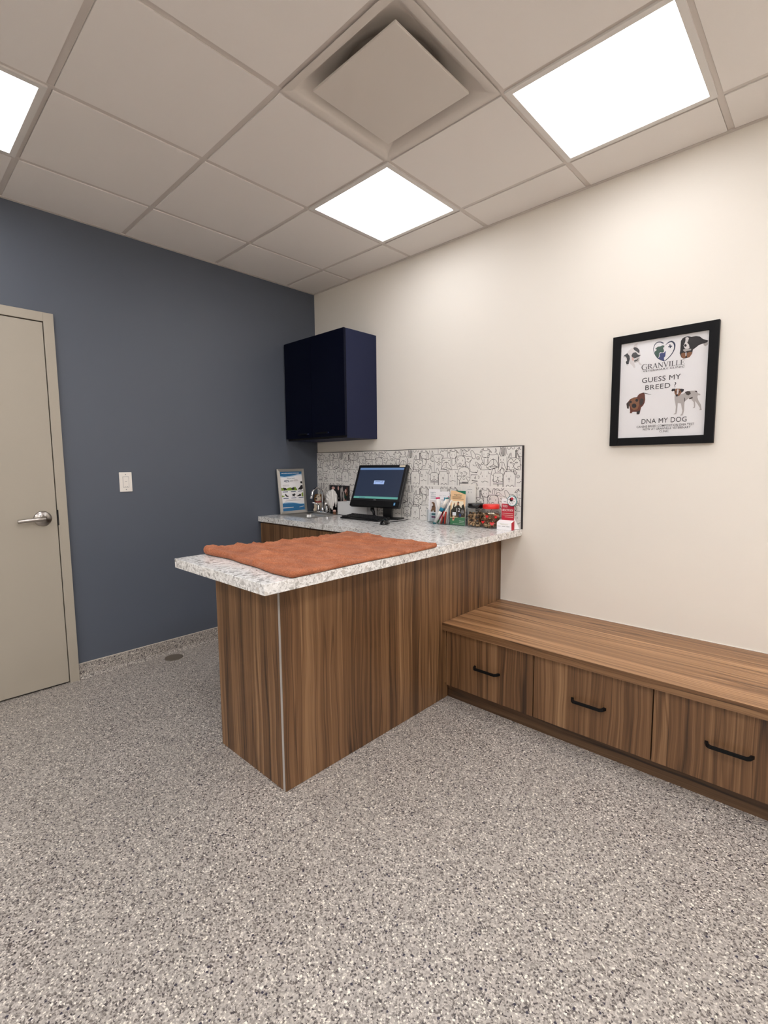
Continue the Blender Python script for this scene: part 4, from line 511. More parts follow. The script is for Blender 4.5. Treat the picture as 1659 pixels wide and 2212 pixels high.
mb = MB(); L_ = [(0.071, ky+0.006, kz), (0.072, ky-0.02, kz+0.001), (0.070, ky-0.06, kz-0.001), (0.066, ky-0.10, kz-0.004), (0.060, ky-0.122, kz-0.006)]
S_ = smooth(L_, 4); mb.tube([tuple(p) for p in S_], [0.0125]*6+[0.0115]*5+[0.0105]*(len(S_)-11), 'satin_nickel', 16)
lv = obj('lever', mb, d); lv['label'] = 'satin silver lever'
obj('strike_plate', MB().box(0.0225, 0.0262, yi-0.003, yi+0.004, kz-0.045, kz+0.045, 'gap_black'), d)

# light switch
t = thing('light_switch', 'white rocker light switch on the blue wall beside the door', 'light switch', (0, -1.5745, 1.199))
obj('cover_plate', MB().box(0.0, 0.006, -0.0375, 0.0375, -0.062, 0.062, 'plastic_white', 0.002), t, True)
mb = MB().box(0.006, 0.0085, -0.0165, 0.0165, -0.033, 0.033, 'plastic_white', 0.001)
mb.box(0.0084, 0.009, -0.006, 0.006, 0.001, 0.003, 'ink_grey'); mb.box(0.0084, 0.009, -0.008, -0.004, -0.031, -0.028, 'ink_grey'); mb.box(0.0084, 0.009, 0.004, 0.008, -0.031, -0.027, 'ink_grey')
rk = obj('rocker', mb, t, True)
obj('gap_line', MB().box(0.0058, 0.0064, -0.0182, 0.0182, -0.0347, 0.0347, 'ink_grey'), t, True)
for z in (0.048, -0.048): obj('screw', MB().lathe([(0.003, 0), (0.003, 0.001), (0, 0.0014)], 'ink_grey', Matrix.Translation((0.006, 0, z)) @ Matrix.Rotation(PI/2, 4, 'Y'), 12), t, True)

# floor drain
tag(obj('floor_drain', MB().lathe([(0.058, 0.0), (0.058, 0.002), (0.052, 0.003), (0.0, 0.003)], 'drain_brown', Matrix.Translation((0.105, -1.372, 0.0)), 40)),
    'small round brownish drain cover in the floor by the blue wall', 'drain cover')

# ------------------------------------------------------------------ peninsula base
CT, CB = 0.8966, 0.8566          # worktop top and underside
PX0, PX1, PY = 1.300, 1.805, -1.6575
t = thing('peninsula_base', 'tall walnut panelled peninsula base under the grey worktop', 'cabinet', ((PX0+PX1)/2, -0.85, 0))
mb = MB().box(PX0+0.001, PX1-0.0185, PY, PY+0.018, 0.001, CB, 'walnut_upright'); obj('end_panel', mb, t)
mb = MB().box(PX1-0.018, PX1, PY, -0.648, 0.001, CB, 'walnut_upright'); obj('side_panel', mb, t)
mb = MB().box(PX1-0.018, PX1-0.0005, -0.6465, -0.001, 0.001, CB, 'walnut_upright'); obj('side_panel', mb, t)
mb = MB().box(PX0, PX0+0.018, PY+0.0185, -0.6225, 0.001, CB, 'walnut_upright'); obj('side_panel', mb, t)
sp = obj('edge_banding', MB().box(PX1-0.0165, PX1-0.004, PY-0.0007, PY+0.0001, 0.001, CB, 'edge_grey'), t); sp['label'] = 'pale grey strip down the corner edge'

# ------------------------------------------------------------------ sink run base cabinets (front faces -y)
def base_cab(x0, x1, label, doors):
    t = thing('base_cabinet', label, 'cabinet', ((x0+x1)/2, -0.30, 0), 0, 'walnut base cabinets under the sink run')
    obj('carcass', MB().box(x0, x1, -0.580, -0.004, 0.10, CB-0.17, 'walnut_upright'), t)
    obj('top_rail', MB().box(x0, x1, -0.580, -0.562, CB-0.169, CB, 'walnut_upright'), t)
    obj('toe_kick', MB().box(x0, x1, -0.53, -0.512, 0.0, 0.10, 'walnut_toe'), t)
    w = (x1-x0)/doors
    for k in range(doors):
        a, b_ = x0+k*w+0.0015, x0+(k+1)*w-0.0015
        dr = obj('false_front', MB().box(a, b_, -0.600, -0.581, 0.692, CB-0.012, 'walnut_upright_drawer'), t)
        dd = obj('cabinet_door', MB().box(a, b_, -0.600, -0.581, 0.105, 0.689, 'walnut_upright_drawer'), t)
        hx = b_-0.04 if k == 0 else a+0.04
        mb = MB().tube([(hx, -0.600, 0.50), (hx, -0.628, 0.50), (hx, -0.628, 0.63), (hx, -0.600, 0.63)], 0.005, 'matte_black', 8)
        obj('handle', mb, dd)
base_cab(0.010, 0.870, 'walnut sink cabinet with two doors against the blue wall', 2)
base_cab(0.872, 1.296, 'walnut cabinet between the sink cabinet and the peninsula base', 1)

# ------------------------------------------------------------------ worktop (L shape with sink cut-out)
SX0, SX1, SY0, SY1 = 0.075, 0.425, -0.445, -0.155
SC_ = [(SX0, SY0), (SX1, SY0), (SX1, SY1), (SX0, SY1)]
def slab(cells, z0, z1, mat):
    mb = MB(); 
    xs_ = sorted(set(v for c in cells for v in c[:2])); ys_ = sorted(set(v for c in cells for v in c[2:4]))
    vd = {}
    def V(x, y, z):
        k = (round(x, 5), round(y, 5), round(z, 5))
        if k not in vd: vd[k] = mb.bm.verts.new(k)
        return vd[k]
    inside = lambda x, y: any(a < x < b and c < y < d_ for a, b, c, d_ in cells)
    for i in range(len(xs_)-1):
        for j in range(len(ys_)-1):
            x0, x1, y0, y1 = xs_[i], xs_[i+1], ys_[j], ys_[j+1]; mx, my = (x0+x1)/2, (y0+y1)/2
            if not inside(mx, my): continue
            mb.face([V(x0, y0, z1), V(x1, y0, z1), V(x1, y1, z1), V(x0, y1, z1)], mat)
            mb.face([V(x0, y1, z0), V(x1, y1, z0), V(x1, y0, z0), V(x0, y0, z0)], mat)
            for (ax, ay, bx, by, tx, ty) in ((x0, y0, x1, y0, mx, y0-1e-3), (x1, y0, x1, y1, x1+1e-3, my), (x1, y1, x0, y1, mx, y1+1e-3), (x0, y1, x0, y0, x0-1e-3, my)):
                if not inside(tx, ty): mb.face([V(ax, ay, z0), V(bx, by, z0), V(bx, by, z1), V(ax, ay, z1)], mat)
    return mb
WX0, WX1, WY = 1.244, 1.945, -1.8135
cells = [(0.0, SX0, -0.615, 0.0), (SX0, SX1, -0.615, SY0), (SX0, SX1, SY1, 0.0), (SX1, WX0, -0.615, 0.0), (WX0, WX1, WY, -0.615), (WX0, WX1, -0.615, 0.0)]
o = obj('worktop', slab(cells, CB, CT, 'terrazzo_laminate'), bevel=0.0015)
tag(o, 'L-shaped grey and white speckled stone-look worktop over the cabinets', 'countertop')

# ------------------------------------------------------------------ sink and tap
t = thing('sink', 'small square stainless steel drop-in sink in the worktop corner', 'sink', ((SX0+SX1)/2, (SY0+SY1)/2, CT))
mb = MB(); rings = []
def rr(x0, x1, y0, y1, r, z, n=6):
    pts = []; cs = ((x1-r, y1-r), (x0+r, y1-r), (x0+r, y0+r), (x1-r, y0+r))
    for k, (cx_, cy_) in enumerate(cs):
        for q in range(n+1):
            a = PI/2*k+PI/2*q/n; pts.append((cx_+r*math.cos(a), cy_+r*math.sin(a), z))
    return pts
e = 0.016
prof = [(-e, 0.03, CT+0.0004), (-e+0.002, 0.03, CT+0.003), (0.004, 0.035, CT+0.003), (0.012, 0.04, CT-0.002), (0.020, 0.045, CT-0.02), (0.030, 0.05, CT-0.125), (0.055, 0.05, CT-0.145), (0.13, 0.012, CT-0.15)]
for dd, r, z in prof: rings.append([mb.bm.verts.new(q) for q in rr(SX0+dd, SX1-dd, SY0+dd, SY1-dd, r, z)])
n = len(rings[0])
for a, b_ in zip(rings[:-1], rings[1:]):
    for k in range(n): mb.face([a[k], a[(k+1) % n], b_[(k+1) % n], b_[k]], 'brushed_steel', True)
mb.face(rings[-1], 'brushed_steel')
obj('basin', mb, t)
obj('drain', MB().lathe([(0.032, 0), (0.032, 0.002), (0.02, 0.003), (0.0, 0.001)], 'chrome', Matrix.Translation(((SX0+SX1)/2, (SY0+SY1)/2, CT-0.1495))), t)

t = thing('faucet', 'chrome gooseneck faucet with two lever handles behind the sink', 'faucet', (0.183, -0.105, CT))
mb = MB().box(-0.075, 0.075, -0.024, 0.024, 0.0, 0.012, 'chrome', 0.005); obj('deck_plate', mb, t, True)
pts = [(0, 0, 0.012), (0, 0, 0.10), (0, 0, 0.155)]+[(0, -0.055+0.055*math.cos(a), 0.155+0.055*math.sin(a)) for a in [PI*k/12 for k in range(1, 11)]]+[(0, -0.113, 0.150), (0, -0.120, 0.128)]
mb = MB().tube(pts, 0.0085, 'chrome', 16); mb.lathe([(0.017, 0.012), (0.015, 0.03), (0.010, 0.04), (0.0085, 0.05)], 'chrome')
mb.tube([(0, -0.112, 0.150), (0, -0.122, 0.122)], 0.011, 'chrome', 16)
obj('spout', mb, t, True)
for sx in (-1, 1):
    mb = MB().lathe([(0.016, 0.0), (0.015, 0.02), (0.011, 0.036), (0.012, 0.05), (0.0, 0.056)], 'chrome', Matrix.Translation((sx*0.055, 0, 0.012)))
    mb.tube([(sx*0.055, 0, 0.058), (sx*0.065, -0.012, 0.070), (sx*0.078, -0.028, 0.080), (sx*0.09, -0.042, 0.084)], [0.008, 0.0075, 0.007, 0.008], 'chrome', 12)
    obj('lever_handle', mb, t, True)

# ------------------------------------------------------------------ bench with drawers
BT = 0.436; BX0, BX1 = PX1+0.001, 4.0
t = thing('bench', 'long low walnut bench with drawers along the cream wall', 'bench', (2.9, -0.3, 0))
bt = obj('seat_top', MB().box(BX0, BX1, -0.6212, -0.003, BT-0.040, BT, 'walnut_top_lit', 0.0005), t)
obj('front_edging', MB().box(BX0, BX1, -0.6222, -0.6213, BT-0.040, BT-0.0005, 'walnut_banding'), t)  # strip split off so the brightened tone stays on the top face
sd = obj('wall_bead', MB().box(BX0, BX1, -0.003, -0.0002, BT-0.02, BT+0.0035, 'plastic_white'), t); sd['label'] = 'thin white sealant line along the wall'
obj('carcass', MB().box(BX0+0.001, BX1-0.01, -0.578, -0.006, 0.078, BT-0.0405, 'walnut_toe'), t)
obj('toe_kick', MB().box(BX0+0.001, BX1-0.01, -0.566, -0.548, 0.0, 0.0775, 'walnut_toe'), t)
obj('filler', MB().box(BX0+0.0005, BX0+0.010, -0.599, -0.579, 0.09, BT-0.0405, 'walnut_upright_drawer'), t)
obj('drawer_gap_shade', MB().box(BX0+0.012, BX1-0.012, -0.5785, -0.5781, 0.084, BT-0.0415, 'gap_black'), t)  # black sheet standing in for the shade between drawers
gaps = [BX0+0.0115, 2.328, 2.841, 3.353, 3.99]
for k in range(4):
    a, b_ = gaps[k]+0.0026, gaps[k+1]-0.0026
    dr = obj('drawer', MB().box(a, b_, -0.600, -0.5785, 0.082, BT-0.0445, 'walnut_upright_drawer'), t)
    c = (gaps[k]+gaps[k+1])/2 if k else 2.073
    c = [2.073, 2.586, 3.097, 3.67][k]
    hw = 0.0705; z = 0.237; h2 = 0.0062
    mb = MB()
    P0 = [(-hw, 0.0), (-hw+0.012, -0.026), (-hw+0.0135, -0.030), (hw-0.0135, -0.030), (hw-0.012, -0.026), (hw, 0.0)]
    ring = []
    out = [(-hw-0.006, 0.0), (-hw+0.002, -0.0225), (-hw+0.012, -0.032), (hw-0.012, -0.032), (hw-0.002, -0.0225), (hw+0.006, 0.0), (hw-0.006, 0.0), (hw-0.010, -0.016), (hw-0.017, -0.023), (-hw+0.017, -0.023), (-hw+0.010, -0.016), (-hw+0.006, 0.0)]
    M = Matrix.Translation((c, -0.6, z-h2))
    mb.prism(out, 2*h2, 'matte_black', M)
    hn = obj('handle', mb, dr, bevel=0.001); hn['label'] = 'matte black bar handle'

# ------------------------------------------------------------------ wall cabinet
t = thing('wall_cabinet', 'navy blue two-door wall cabinet in the corner above the computer', 'wall cabinet', (0.36, -0.16, 1.49))
CZ0, CZ1 = 1.491, 2.261
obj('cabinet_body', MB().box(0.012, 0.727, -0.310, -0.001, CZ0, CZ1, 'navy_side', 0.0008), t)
obj('side_gap', MB().box(0.014, 0.7255, -0.3125, -0.3098, CZ0+0.002, CZ1-0.002, 'gap_black'), t)
for a, b_ in ((0.013, 0.3495), (0.3525, 0.727)):
    dd = obj('cabinet_door', MB().box(a, b_, -0.331, -0.3128, CZ0+0.016, CZ1, 'navy_front_shaded', 0.0008), t)
    hx = (0.195, 0.31) if a < 0.1 else (0.415, 0.55)
    mb = MB(); mb.box(hx[0], hx[1], -0.352, -0.344, CZ0+0.040, CZ0+0.050, 'matte_black', 0.001)
    mb.box(hx[0], hx[0]+0.012, -0.346, -0.331, CZ0+0.040, CZ0+0.050, 'matte_black'); mb.box(hx[1]-0.02, hx[1], -0.346, -0.331, CZ0+0.040, CZ0+0.050, 'navy_side')
    obj('handle', mb, dd)

# ------------------------------------------------------------------ tiled splashback
ZS = 1.398; TS = 0.249; ZG = ZS-0.2505
t = thing('tile_backsplash', 'white tiled splashback printed with black line drawings of dogs', 'backsplash', (0.97, 0, CT))
mb = MB()
mb.box(0.0, 1.9415, -0.0087, -0.0005, CT+0.001, ZS, 'grout_white')
edges = [1.9415-TS*k for k in range(0, 9)]
for k in range(8):
    x1 = edges[k]-0.0014; x0 = max(edges[k+1]+0.0014, 0.0005)
    mb.box(x0, x1, -0.009, -0.005, ZG+0.0018, ZS-0.0005, 'tile_glaze'); mb.box(x0, x1, -0.009, -0.005, CT+0.003, ZG-0.0018, 'tile_glaze')
def stamp(sets, x0, z0, zmin, zmax):
    for s_ in sets:
        for sm, pts in DOODLES[s_]:
            P = smooth([Vector(p) for p in pts], 3) if len(pts) > 2 else [Vector(p) for p in pts]
            run = []
            for p in P:
                X, Z = x0+p.x/1000*TS/0.249, z0+p.y/1000
                if 0.001 < X < 1.940 and zmin < Z < zmax: run.append((X, Z))
                else:
                    if len(run) > 1: mb.ribbon(run, 0.0026, 'doodle_ink', lambda q: Vector((q.x, -0.00925, q.y)))
                    run = []
            if len(run) > 1: mb.ribbon(run, 0.0026, 'doodle_ink', lambda q: Vector((q.x, -0.00925, q.y)))
TOP = [('C', 'F'), ('B',), ('A', 'F'), ('C', 'F'), ('B',), ('A', 'F'), ('C', 'F'), ('B',)]
LOW = [('B',), ('C', 'F'), ('A', 'F'), ('C', 'F'), ('B',), ('A', 'F'), ('B',), ('C', 'F')]
for k in range(8):
    stamp(TOP[k], edges[k+1], ZG, ZG+0.001, ZS-0.001); stamp(LOW[k], edges[k+1], ZG-0.2505, CT+0.003, ZG-0.002)
for k in range(9):
    e_ = 1.9415-TS*k
    stamp(('S', 'O') if k in (0, 3, 6) else ('S', 'M'), e_, ZG, ZG+0.001, ZS-0.001)
    stamp(('S', 'O') if k in (1, 4, 7) else ('S', 'M'), e_, ZG-0.2505, CT+0.003, ZG-0.002)
obj('tiles', mb, t)
mb = MB().box(0.0, 1.9455, -0.0105, -0.0002, ZS+0.0002, ZS+0.0035, 'trim_charcoal'); mb.box(1.9418, 1.9500, -0.0115, -0.0002, CT+0.0005, ZS+0.0035, 'trim_charcoal')
et = obj('edge_trim', mb, t); et['label'] = 'dark metal edging strip'
# ------------------------------------------------------------------ framed poster
def serif_word(mb, body, x0, y0, w, h, mat, f):
    th, tn, sf = 0.15, 0.065, 0.05
    def stem(x, a=0.0, b=1.0, t=th): return ([(x, a), (x, b)], t)
    def ser(x, y, hw=0.15): return ([(x-hw, y+(sf/2 if y < .5 else -sf/2)), (x+hw, y+(sf/2 if y < .5 else -sf/2))], sf)
    G_ = {
     'G': (0.86, [([(0.80, 0.74), (0.78, 0.86), (0.62, 0.95), (0.45, 0.96), (0.24, 0.86), (0.12, 0.66), (0.10, 0.45), (0.18, 0.20), (0.36, 0.06), (0.55, 0.04), (0.72, 0.10), (0.74, 0.2)], [.05, .06, .07, .08, .13, .16, .17, .15, .10, .08, .08, .06]), stem(0.74, 0.06, 0.44, .13), ser(0.74, 0.44, 0.15)]),
     'R': (0.84, [stem(0.20), ser(0.2, 0.0), ([(0.05, 0.975), (0.3, 0.975)], sf), ([(0.2, 0.97), (0.45, 0.96), (0.60, 0.84), (0.62, 0.72), (0.55, 0.56), (0.40, 0.50), (0.2, 0.50)], [.05, .08, .14, .15, .13, .07, .05]), ([(0.40, 0.50), (0.60, 0.24), (0.80, 0.02)], [.08, .14, .14]), ([(0.70, 0.025), (0.92, 0.025)], sf)]),
     'A': (0.88, [([(0.12, 0.0), (0.44, 1.0)], tn), ([(0.42, 1.0), (0.76, 0.0)], th), ([(0.24, 0.34), (0.62, 0.34)], sf), ser(0.12, 0.0, .11), ser(0.76, 0.0, .13)]),
     'N': (0.92, [stem(0.16, t=tn), stem(0.78, t=tn), ([(0.14, 0.98), (0.78, 0.02)], th), ser(0.16, 0.0, .12), ser(0.78, 1.0, .12), ([(0.02, 0.975), (0.2, 0.975)], sf)]),
     'V': (0.86, [([(0.12, 1.0), (0.46, 0.0)], th), ([(0.44, 0.0), (0.74, 1.0)], tn), ser(0.12, 1.0, .13), ser(0.74, 1.0, .11)]),
     'I': (0.40, [stem(0.20), ser(0.2, 0.0), ser(0.2, 1.0)]),
     'L': (0.70, [stem(0.20), ser(0.2, 1.0), ([(0.05, 0.025), (0.64, 0.025)], sf), ([(0.62, 0.0), (0.66, 0.2)], .05)]),
     'E': (0.74, [stem(0.20), ([(0.05, 0.975), (0.62, 0.975)], sf), ([(0.05, 0.025), (0.66, 0.025)], sf), ([(0.2, 0.51), (0.52, 0.51)], sf), ([(0.61, 1.0), (0.62, 0.83)], .05), ([(0.52, 0.6), (0.52, 0.42)], .05), ([(0.66, 0.0), (0.68, 0.2)], .05)])}
    hs = [1.22 if i == 0 else 1.0 for i in range(len(body))]
    tot = sum(G_[c][0]*hs[i] for i, c in enumerate(body)); k = w/tot/h; x = x0
    for i, c in enumerate(body):
        adv, st = G_[c]
        for pts, t_ in st:
            P = smooth([Vector(p) for p in pts], 4) if len(pts) > 2 else [Vector(p) for p in pts]
            if isinstance(t_, list):
                tt = []
                for q in range(len(P)):
                    u = q/4; a = min(int(u), len(t_)-1); b_ = min(a+1, len(t_)-1); tt.append((t_[a]*(1-(u-a))+t_[b_]*(u-a))*h)
            else: tt = t_*h
            mb.ribbon([(x+p.x*h*k*hs[i], y0+p.y*h*hs[i]-(0.1*h if i == 0 else 0)) for p in P], tt, mat, f)
        x += adv*h*k*hs[i]

PXA, PXB, PZA, PZB = 2.4428, 2.8991, 1.3814, 1.9328
t = thing('framed_poster', 'black framed clinic poster with four dogs and a heart logo on the cream wall', 'poster', ((PXA+PXB)/2, 0, (PZA+PZB)/2))
fwid = 0.0385
mb = MB()
for a in ((PXA, PXA+fwid, PZA, PZB), (PXB-fwid, PXB, PZA, PZB), (PXA+fwid, PXB-fwid, PZA, PZA+fwid), (PXA+fwid, PXB-fwid, PZB-fwid, PZB)):
    mb.box(a[0], a[1], -0.024, -0.0005, a[2], a[3], 'frame_black')
fr = obj('picture_frame', mb, t, bevel=0.001)
ox, oz = PXA+fwid, PZA+fwid; sx_, sz_ = (PXB-PXA-2*fwid)/0.378, (PZB-PZA-2*fwid)/0.478
mb = MB().box(ox, PXB-fwid, -0.0125, -0.001, oz, PZB-fwid, 'paper_white')
lay = [0.0127]
def pf(v): return Vector((ox+v[0]/1000*sx_, -lay[0], oz+v[1]/1000*sz_))
for mat, pts in POSTER_ART:
    lay[0] += 0.00002
    mb.fill(pts, mat, pf)
lay[0] += 0.00005
for body, x, y, w, h, st in POSTER_TEXT:
    if st == 'serif': serif_word(mb, body, x, y, w, h, 'ink_text', pf)
    elif st == 'bold': mb.text(body, x, y, w, h, 'ink_text', pf, 0.005)
    else: mb.text(body, x, y, w, h, 'ink_text', pf, 0.0)
pr = obj('poster_print', mb, t); pr['label'] = 'white print with dogs, heart logo and lettering'
obj('glazing', MB().box(ox, PXB-fwid, -0.0165, -0.0150, oz, PZB-fwid, 'picture_glazing'), t)

# ------------------------------------------------------------------ silver snap frame flyer leaning on the blue wall
t = thing('flyer_stand', 'silver framed blue and white flyer leaning against the blue wall behind the sink', 'sign', (0.058, -0.310, CT+0.0035))
lean = math.atan2(0.040, 0.365)
def ff(x, y, d=0.0):   # flyer plane: x to the viewer's right (+y world), y up, d out of the plane
    return Vector((-y*math.sin(lean)+d*math.cos(lean), x, y*math.cos(lean)+d*math.sin(lean)))
Wf, Hf, e = 0.268, 0.368, 0.023
mb = MB()
def bar(mb, pts, mat):   # mitred bevelled bar from outer to inner edge
    lo = [mb.bm.verts.new(ff(p[0], p[1], 0.0)) for p in pts]
    hi = [mb.bm.verts.new(ff(p[0], p[1], d_)) for p, d_ in zip(pts, (0.008, 0.008, 0.012, 0.012))]
    mb.face(hi, mat); mb.face(lo[::-1], mat)
    for k in range(4): mb.face([lo[k], lo[(k+1) % 4], hi[(k+1) % 4], hi[k]], mat)
w_, h_ = Wf/2, Hf
bar(mb, [(-w_, 0), (w_, 0), (w_-e, e), (-w_+e, e)], 'silver_snap'); bar(mb, [(w_, 0), (w_, h_), (w_-e, h_-e), (w_-e, e)], 'silver_snap')
bar(mb, [(w_, h_), (-w_, h_), (-w_+e, h_-e), (w_-e, h_-e)], 'silver_snap'); bar(mb, [(-w_, h_), (-w_, 0), (-w_+e, e), (-w_+e, h_-e)], 'silver_snap')
obj('snap_frame', mb, t, True)
mb = MB(); iw, ih = Wf-2*e, Hf-2*e
a = [ff(-iw/2, e, 0.003), ff(iw/2, e, 0.003), ff(iw/2, h_-e, 0.003), ff(-iw/2, h_-e, 0.003)]
b_ = [ff(-iw/2, e, 0.001), ff(iw/2, e, 0.001), ff(iw/2, h_-e, 0.001), ff(-iw/2, h_-e, 0.001)]
A_ = [mb.bm.verts.new(p) for p in a]; B_ = [mb.bm.verts.new(p) for p in b_]
mb.face(A_, 'paper_white'); mb.face(B_[::-1], 'paper_white')
for k in range(4): mb.face([A_[k], A_[(k+1) % 4], B_[(k+1) % 4], B_[k]], 'paper_white')
dl = [0.0032]
def fl(v): return ff(-iw/2+max(0, min(186, v[0]))/186*iw, e+max(0, min(310, v[1]))/310*ih, dl[0])
for mat, pts in FLYER_ART:
    dl[0] += 0.00003
    mb.fill(pts, mat, fl)
dl[0] += 0.0001
mb.text('40%', 32, 227, 44, 19, 'art_slate', fl, 0.01)
mb.text('Did you know?', 60, 254, 64, 7, 'art_slate', fl, 0.01)
mb.text('OFF', 82, 229, 25, 14, 'ink_grey', fl, 0.0)
for k, (x, w) in enumerate(((17, 20), (39, 26), (67, 40), (109, 34), (145, 18))): mb.poly([fl((x, 295)), fl((x+w, 295)), fl((x+w, 300)), fl((x, 300))], 'art_white')
obj('flyer', mb, t, True)

# ------------------------------------------------------------------ soft toys and clutter behind the sink
def remesh(o, vox, it=4):
    m = o.modifiers.new('remesh', 'REMESH'); m.mode = 'VOXEL'; m.voxel_size = vox; m.use_smooth_shade = True
    s_ = o.modifiers.new('smooth', 'SMOOTH'); s_.iterations = it; s_.factor = 0.5
    return o
t = thing('plush_dog', 'cream and brown plush beagle sitting behind the faucet', 'soft toy', (0.068, -0.046, CT))
t.rotation_euler = (0, 0, 0.25)
mb = MB()
mb.ball((0, 0, 0.050), (0.036, 0.032, 0.050), 'plush_cream'); mb.ball((0, -0.002, 0.115), (0.034, 0.032, 0.034), 'plush_cream')
mb.ball((0.004, -0.028, 0.105), (0.024, 0.022, 0.020), 'plush_cream')
for sx in (-1, 1):
    mb.ball((sx*0.027, -0.026, 0.016), (0.016, 0.020, 0.016), 'plush_cream'); mb.ball((sx*0.026, -0.024, 0.050), (0.012, 0.014, 0.030), 'plush_cream')
remesh(obj('body', mb, t, True), 0.003)
mb = MB()
mb.ball((-0.036, -0.004, 0.108), (0.012, 0.018, 0.042), 'plush_brown'); mb.ball((0.036, -0.004, 0.108), (0.010, 0.018, 0.036), 'plush_brown')
mb.ball((-0.020, 0.000, 0.132), (0.020, 0.026, 0.020), 'plush_brown'); mb.ball((0.022, 0.004, 0.132), (0.018, 0.024, 0.018), 'plush_brown')
e1 = remesh(obj('ears', mb, t, True), 0.003, 2); e1['label'] = 'brown drooping ears'
remesh(obj('back_patch', MB().ball((-0.020, 0.016, 0.05), (0.024, 0.024, 0.038), 'plush_brown'), t, True), 0.003, 2)
obj('nose', MB().ball((0.004, -0.052, 0.112), (0.009, 0.007, 0.007), 'gloss_black'), t, True)
for sx in (-1, 1): obj('eye', MB().ball((sx*0.013+0.002, -0.031, 0.128), 0.0035, 'gloss_black', 10, 6), t, True)
cl = obj('collar', MB().lathe([(0.030, -0.004), (0.033, 0), (0.030, 0.004)], 'crimson', Matrix.Translation((0, -0.004, 0.084))), t, True); cl['label'] = 'red ribbon collar'

t = thing('soap_bottle', 'black bottle under the white cloth bundle beside the faucet', 'bottle', (0.300, -0.095, CT))
mb = MB().lathe([(0.024, 0), (0.026, 0.004), (0.026, 0.085), (0.020, 0.10), (0.010, 0.108), (0.010, 0.122), (0, 0.122)], 'gloss_black'); obj('bottle_body', mb, t, True)
mb = MB().tube([(0, 0, 0.120), (0, 0, 0.135), (-0.03, -0.012, 0.136)], 0.005, 'matte_black', 10); obj('pump', mb, t, True)
# white scrunched cloth draped over it
mb = MB()
mb.ball((0, 0, 0), (0.052, 0.040, 0.062), 'cloth_white', 48, 40)
for v in mb.bm.verts:
    p = v.co.copy(); q = p.normalized()
    fold = 0.0045*math.sin(p.z*190+3*math.sin(p.x*60))*(0.5+0.5*q.dot(Vector((-0.3, -0.9, 0))))+0.003*noise.noise(p*60)
    v.co += q*fold
    if p.z < -0.02: v.co.x *= 0.9
mb.ball((0.020, -0.004, 0.055), (0.018, 0.016, 0.016), 'cloth_white')
for k, (x, ln, z0) in enumerate(((0.018, 0.075, -0.01), (0.036, 0.095, 0.0), (0.052, 0.085, 0.02))):
    mb.tube([(x*0.8, -0.022, z0+0.04), (x, -0.030, z0), (x+0.003, -0.028, z0-ln*0.6), (x+0.002, -0.026, z0-ln)], [0.010, 0.012, 0.011, 0.006], 'cloth_white', 14)
mb.tube([(0.03, 0.0, 0.05), (0.058, -0.004, 0.02), (0.064, -0.006, -0.03), (0.060, -0.006, -0.075)], [0.014, 0.015, 0.013, 0.006], 'cloth_white', 14)
o = obj('white_cloth', mb); o.location = (0.290, -0.100, CT+0.130); remesh(o, 0.0022, 2)
tag(o, 'crumpled white cloth bundle with finger-like folds, right of the faucet', 'cloth')

t = thing('small_bottle', 'tiny brown bottle with a pink cap at the corner of the white box', 'bottle', (0.372, -0.140, CT))
obj('bottle_body', MB().lathe([(0.010, 0), (0.011, 0.002), (0.011, 0.022), (0, 0.022)], 'treat_brown'), t, True)
cp = obj('cap', MB().lathe([(0.013, 0.022), (0.013, 0.036), (0, 0.038)], 'art_pink'), t, True); cp['label'] = 'pink cap'

# picture card behind the box
t = thing('picture_card', 'black card with pink flowers and pale shapes standing behind the white box', 'card', (0.298, -0.015, CT))
mb = MB(); th_ = 0.05
mb.box(0.180, 0.415, -0.019, -0.011, CT+0.0003, CT+0.228, 'art_black')
q = lambda v: Vector((0.180+v[0]/1000, -0.0193, CT+v[1]/1000))
for mat, c, r in (('art_pink', (42, 205), (20, 13)), ('art_pink', (106, 205), (9, 18)), ('art_grey', (30, 172), (8, 16)), ('art_grey', (140, 150), (9, 62)), ('art_grey', (168, 140), (10, 46)), ('art_grey', (155, 198), (9, 24)), ('art_pink', (200, 180), (16, 20)), ('art_tan', (206, 160), (12, 16)), ('art_green', (190, 130), (10, 26)), ('art_pink', (188, 108), (15, 18)), ('art_brown', (213, 195), (8, 20)), ('art_grey', (110, 122), (6, 6)), ('art_green', (75, 150), (16, 12))):
    mb.poly([q((c[0]+r[0]*math.cos(a*PI/7)*(1+0.2*math.sin(a*3)), c[1]+r[1]*math.sin(a*PI/7))) for a in range(14)], mat)
obj('card', mb, t); 

t = thing('white_box', 'open-topped white carton box behind the keyboard, left of the monitor', 'box', (0.56, -0.09, CT))
mb = MB(); bx0, bx1, by0, by1, bh = 0.395, 0.735, -0.128, -0.022, 0.105
mb.box(bx0, bx1, by0, by0+0.002, CT+0.0005, CT+bh, 'box_white'); mb.box(bx0, bx1, by1-0.002, by1, CT+0.0005, CT+bh, 'box_white')
mb.box(bx0, bx0+0.002, by0, by1, CT+0.0005, CT+bh, 'box_white'); mb.box(bx1-0.002, bx1, by0, by1, CT+0.0005, CT+bh, 'box_white'); mb.box(bx0, bx1, by0, by1, CT+0.0004, CT+0.0025, 'box_white')
obj('carton', mb, t)
obj('lid_flap', MB().box(bx0+0.003, bx1-0.003, by0+0.02, by1-0.003, CT+bh-0.012, CT+bh-0.010, 'box_white'), t)

# ------------------------------------------------------------------ computer
RZ = math.radians(90-79.27); TL = 0.4243
t = thing('desktop_computer', 'black all-in-one desktop computer with dark blue lock screen on the worktop', 'computer', (0.866, -0.14, CT), RZ)
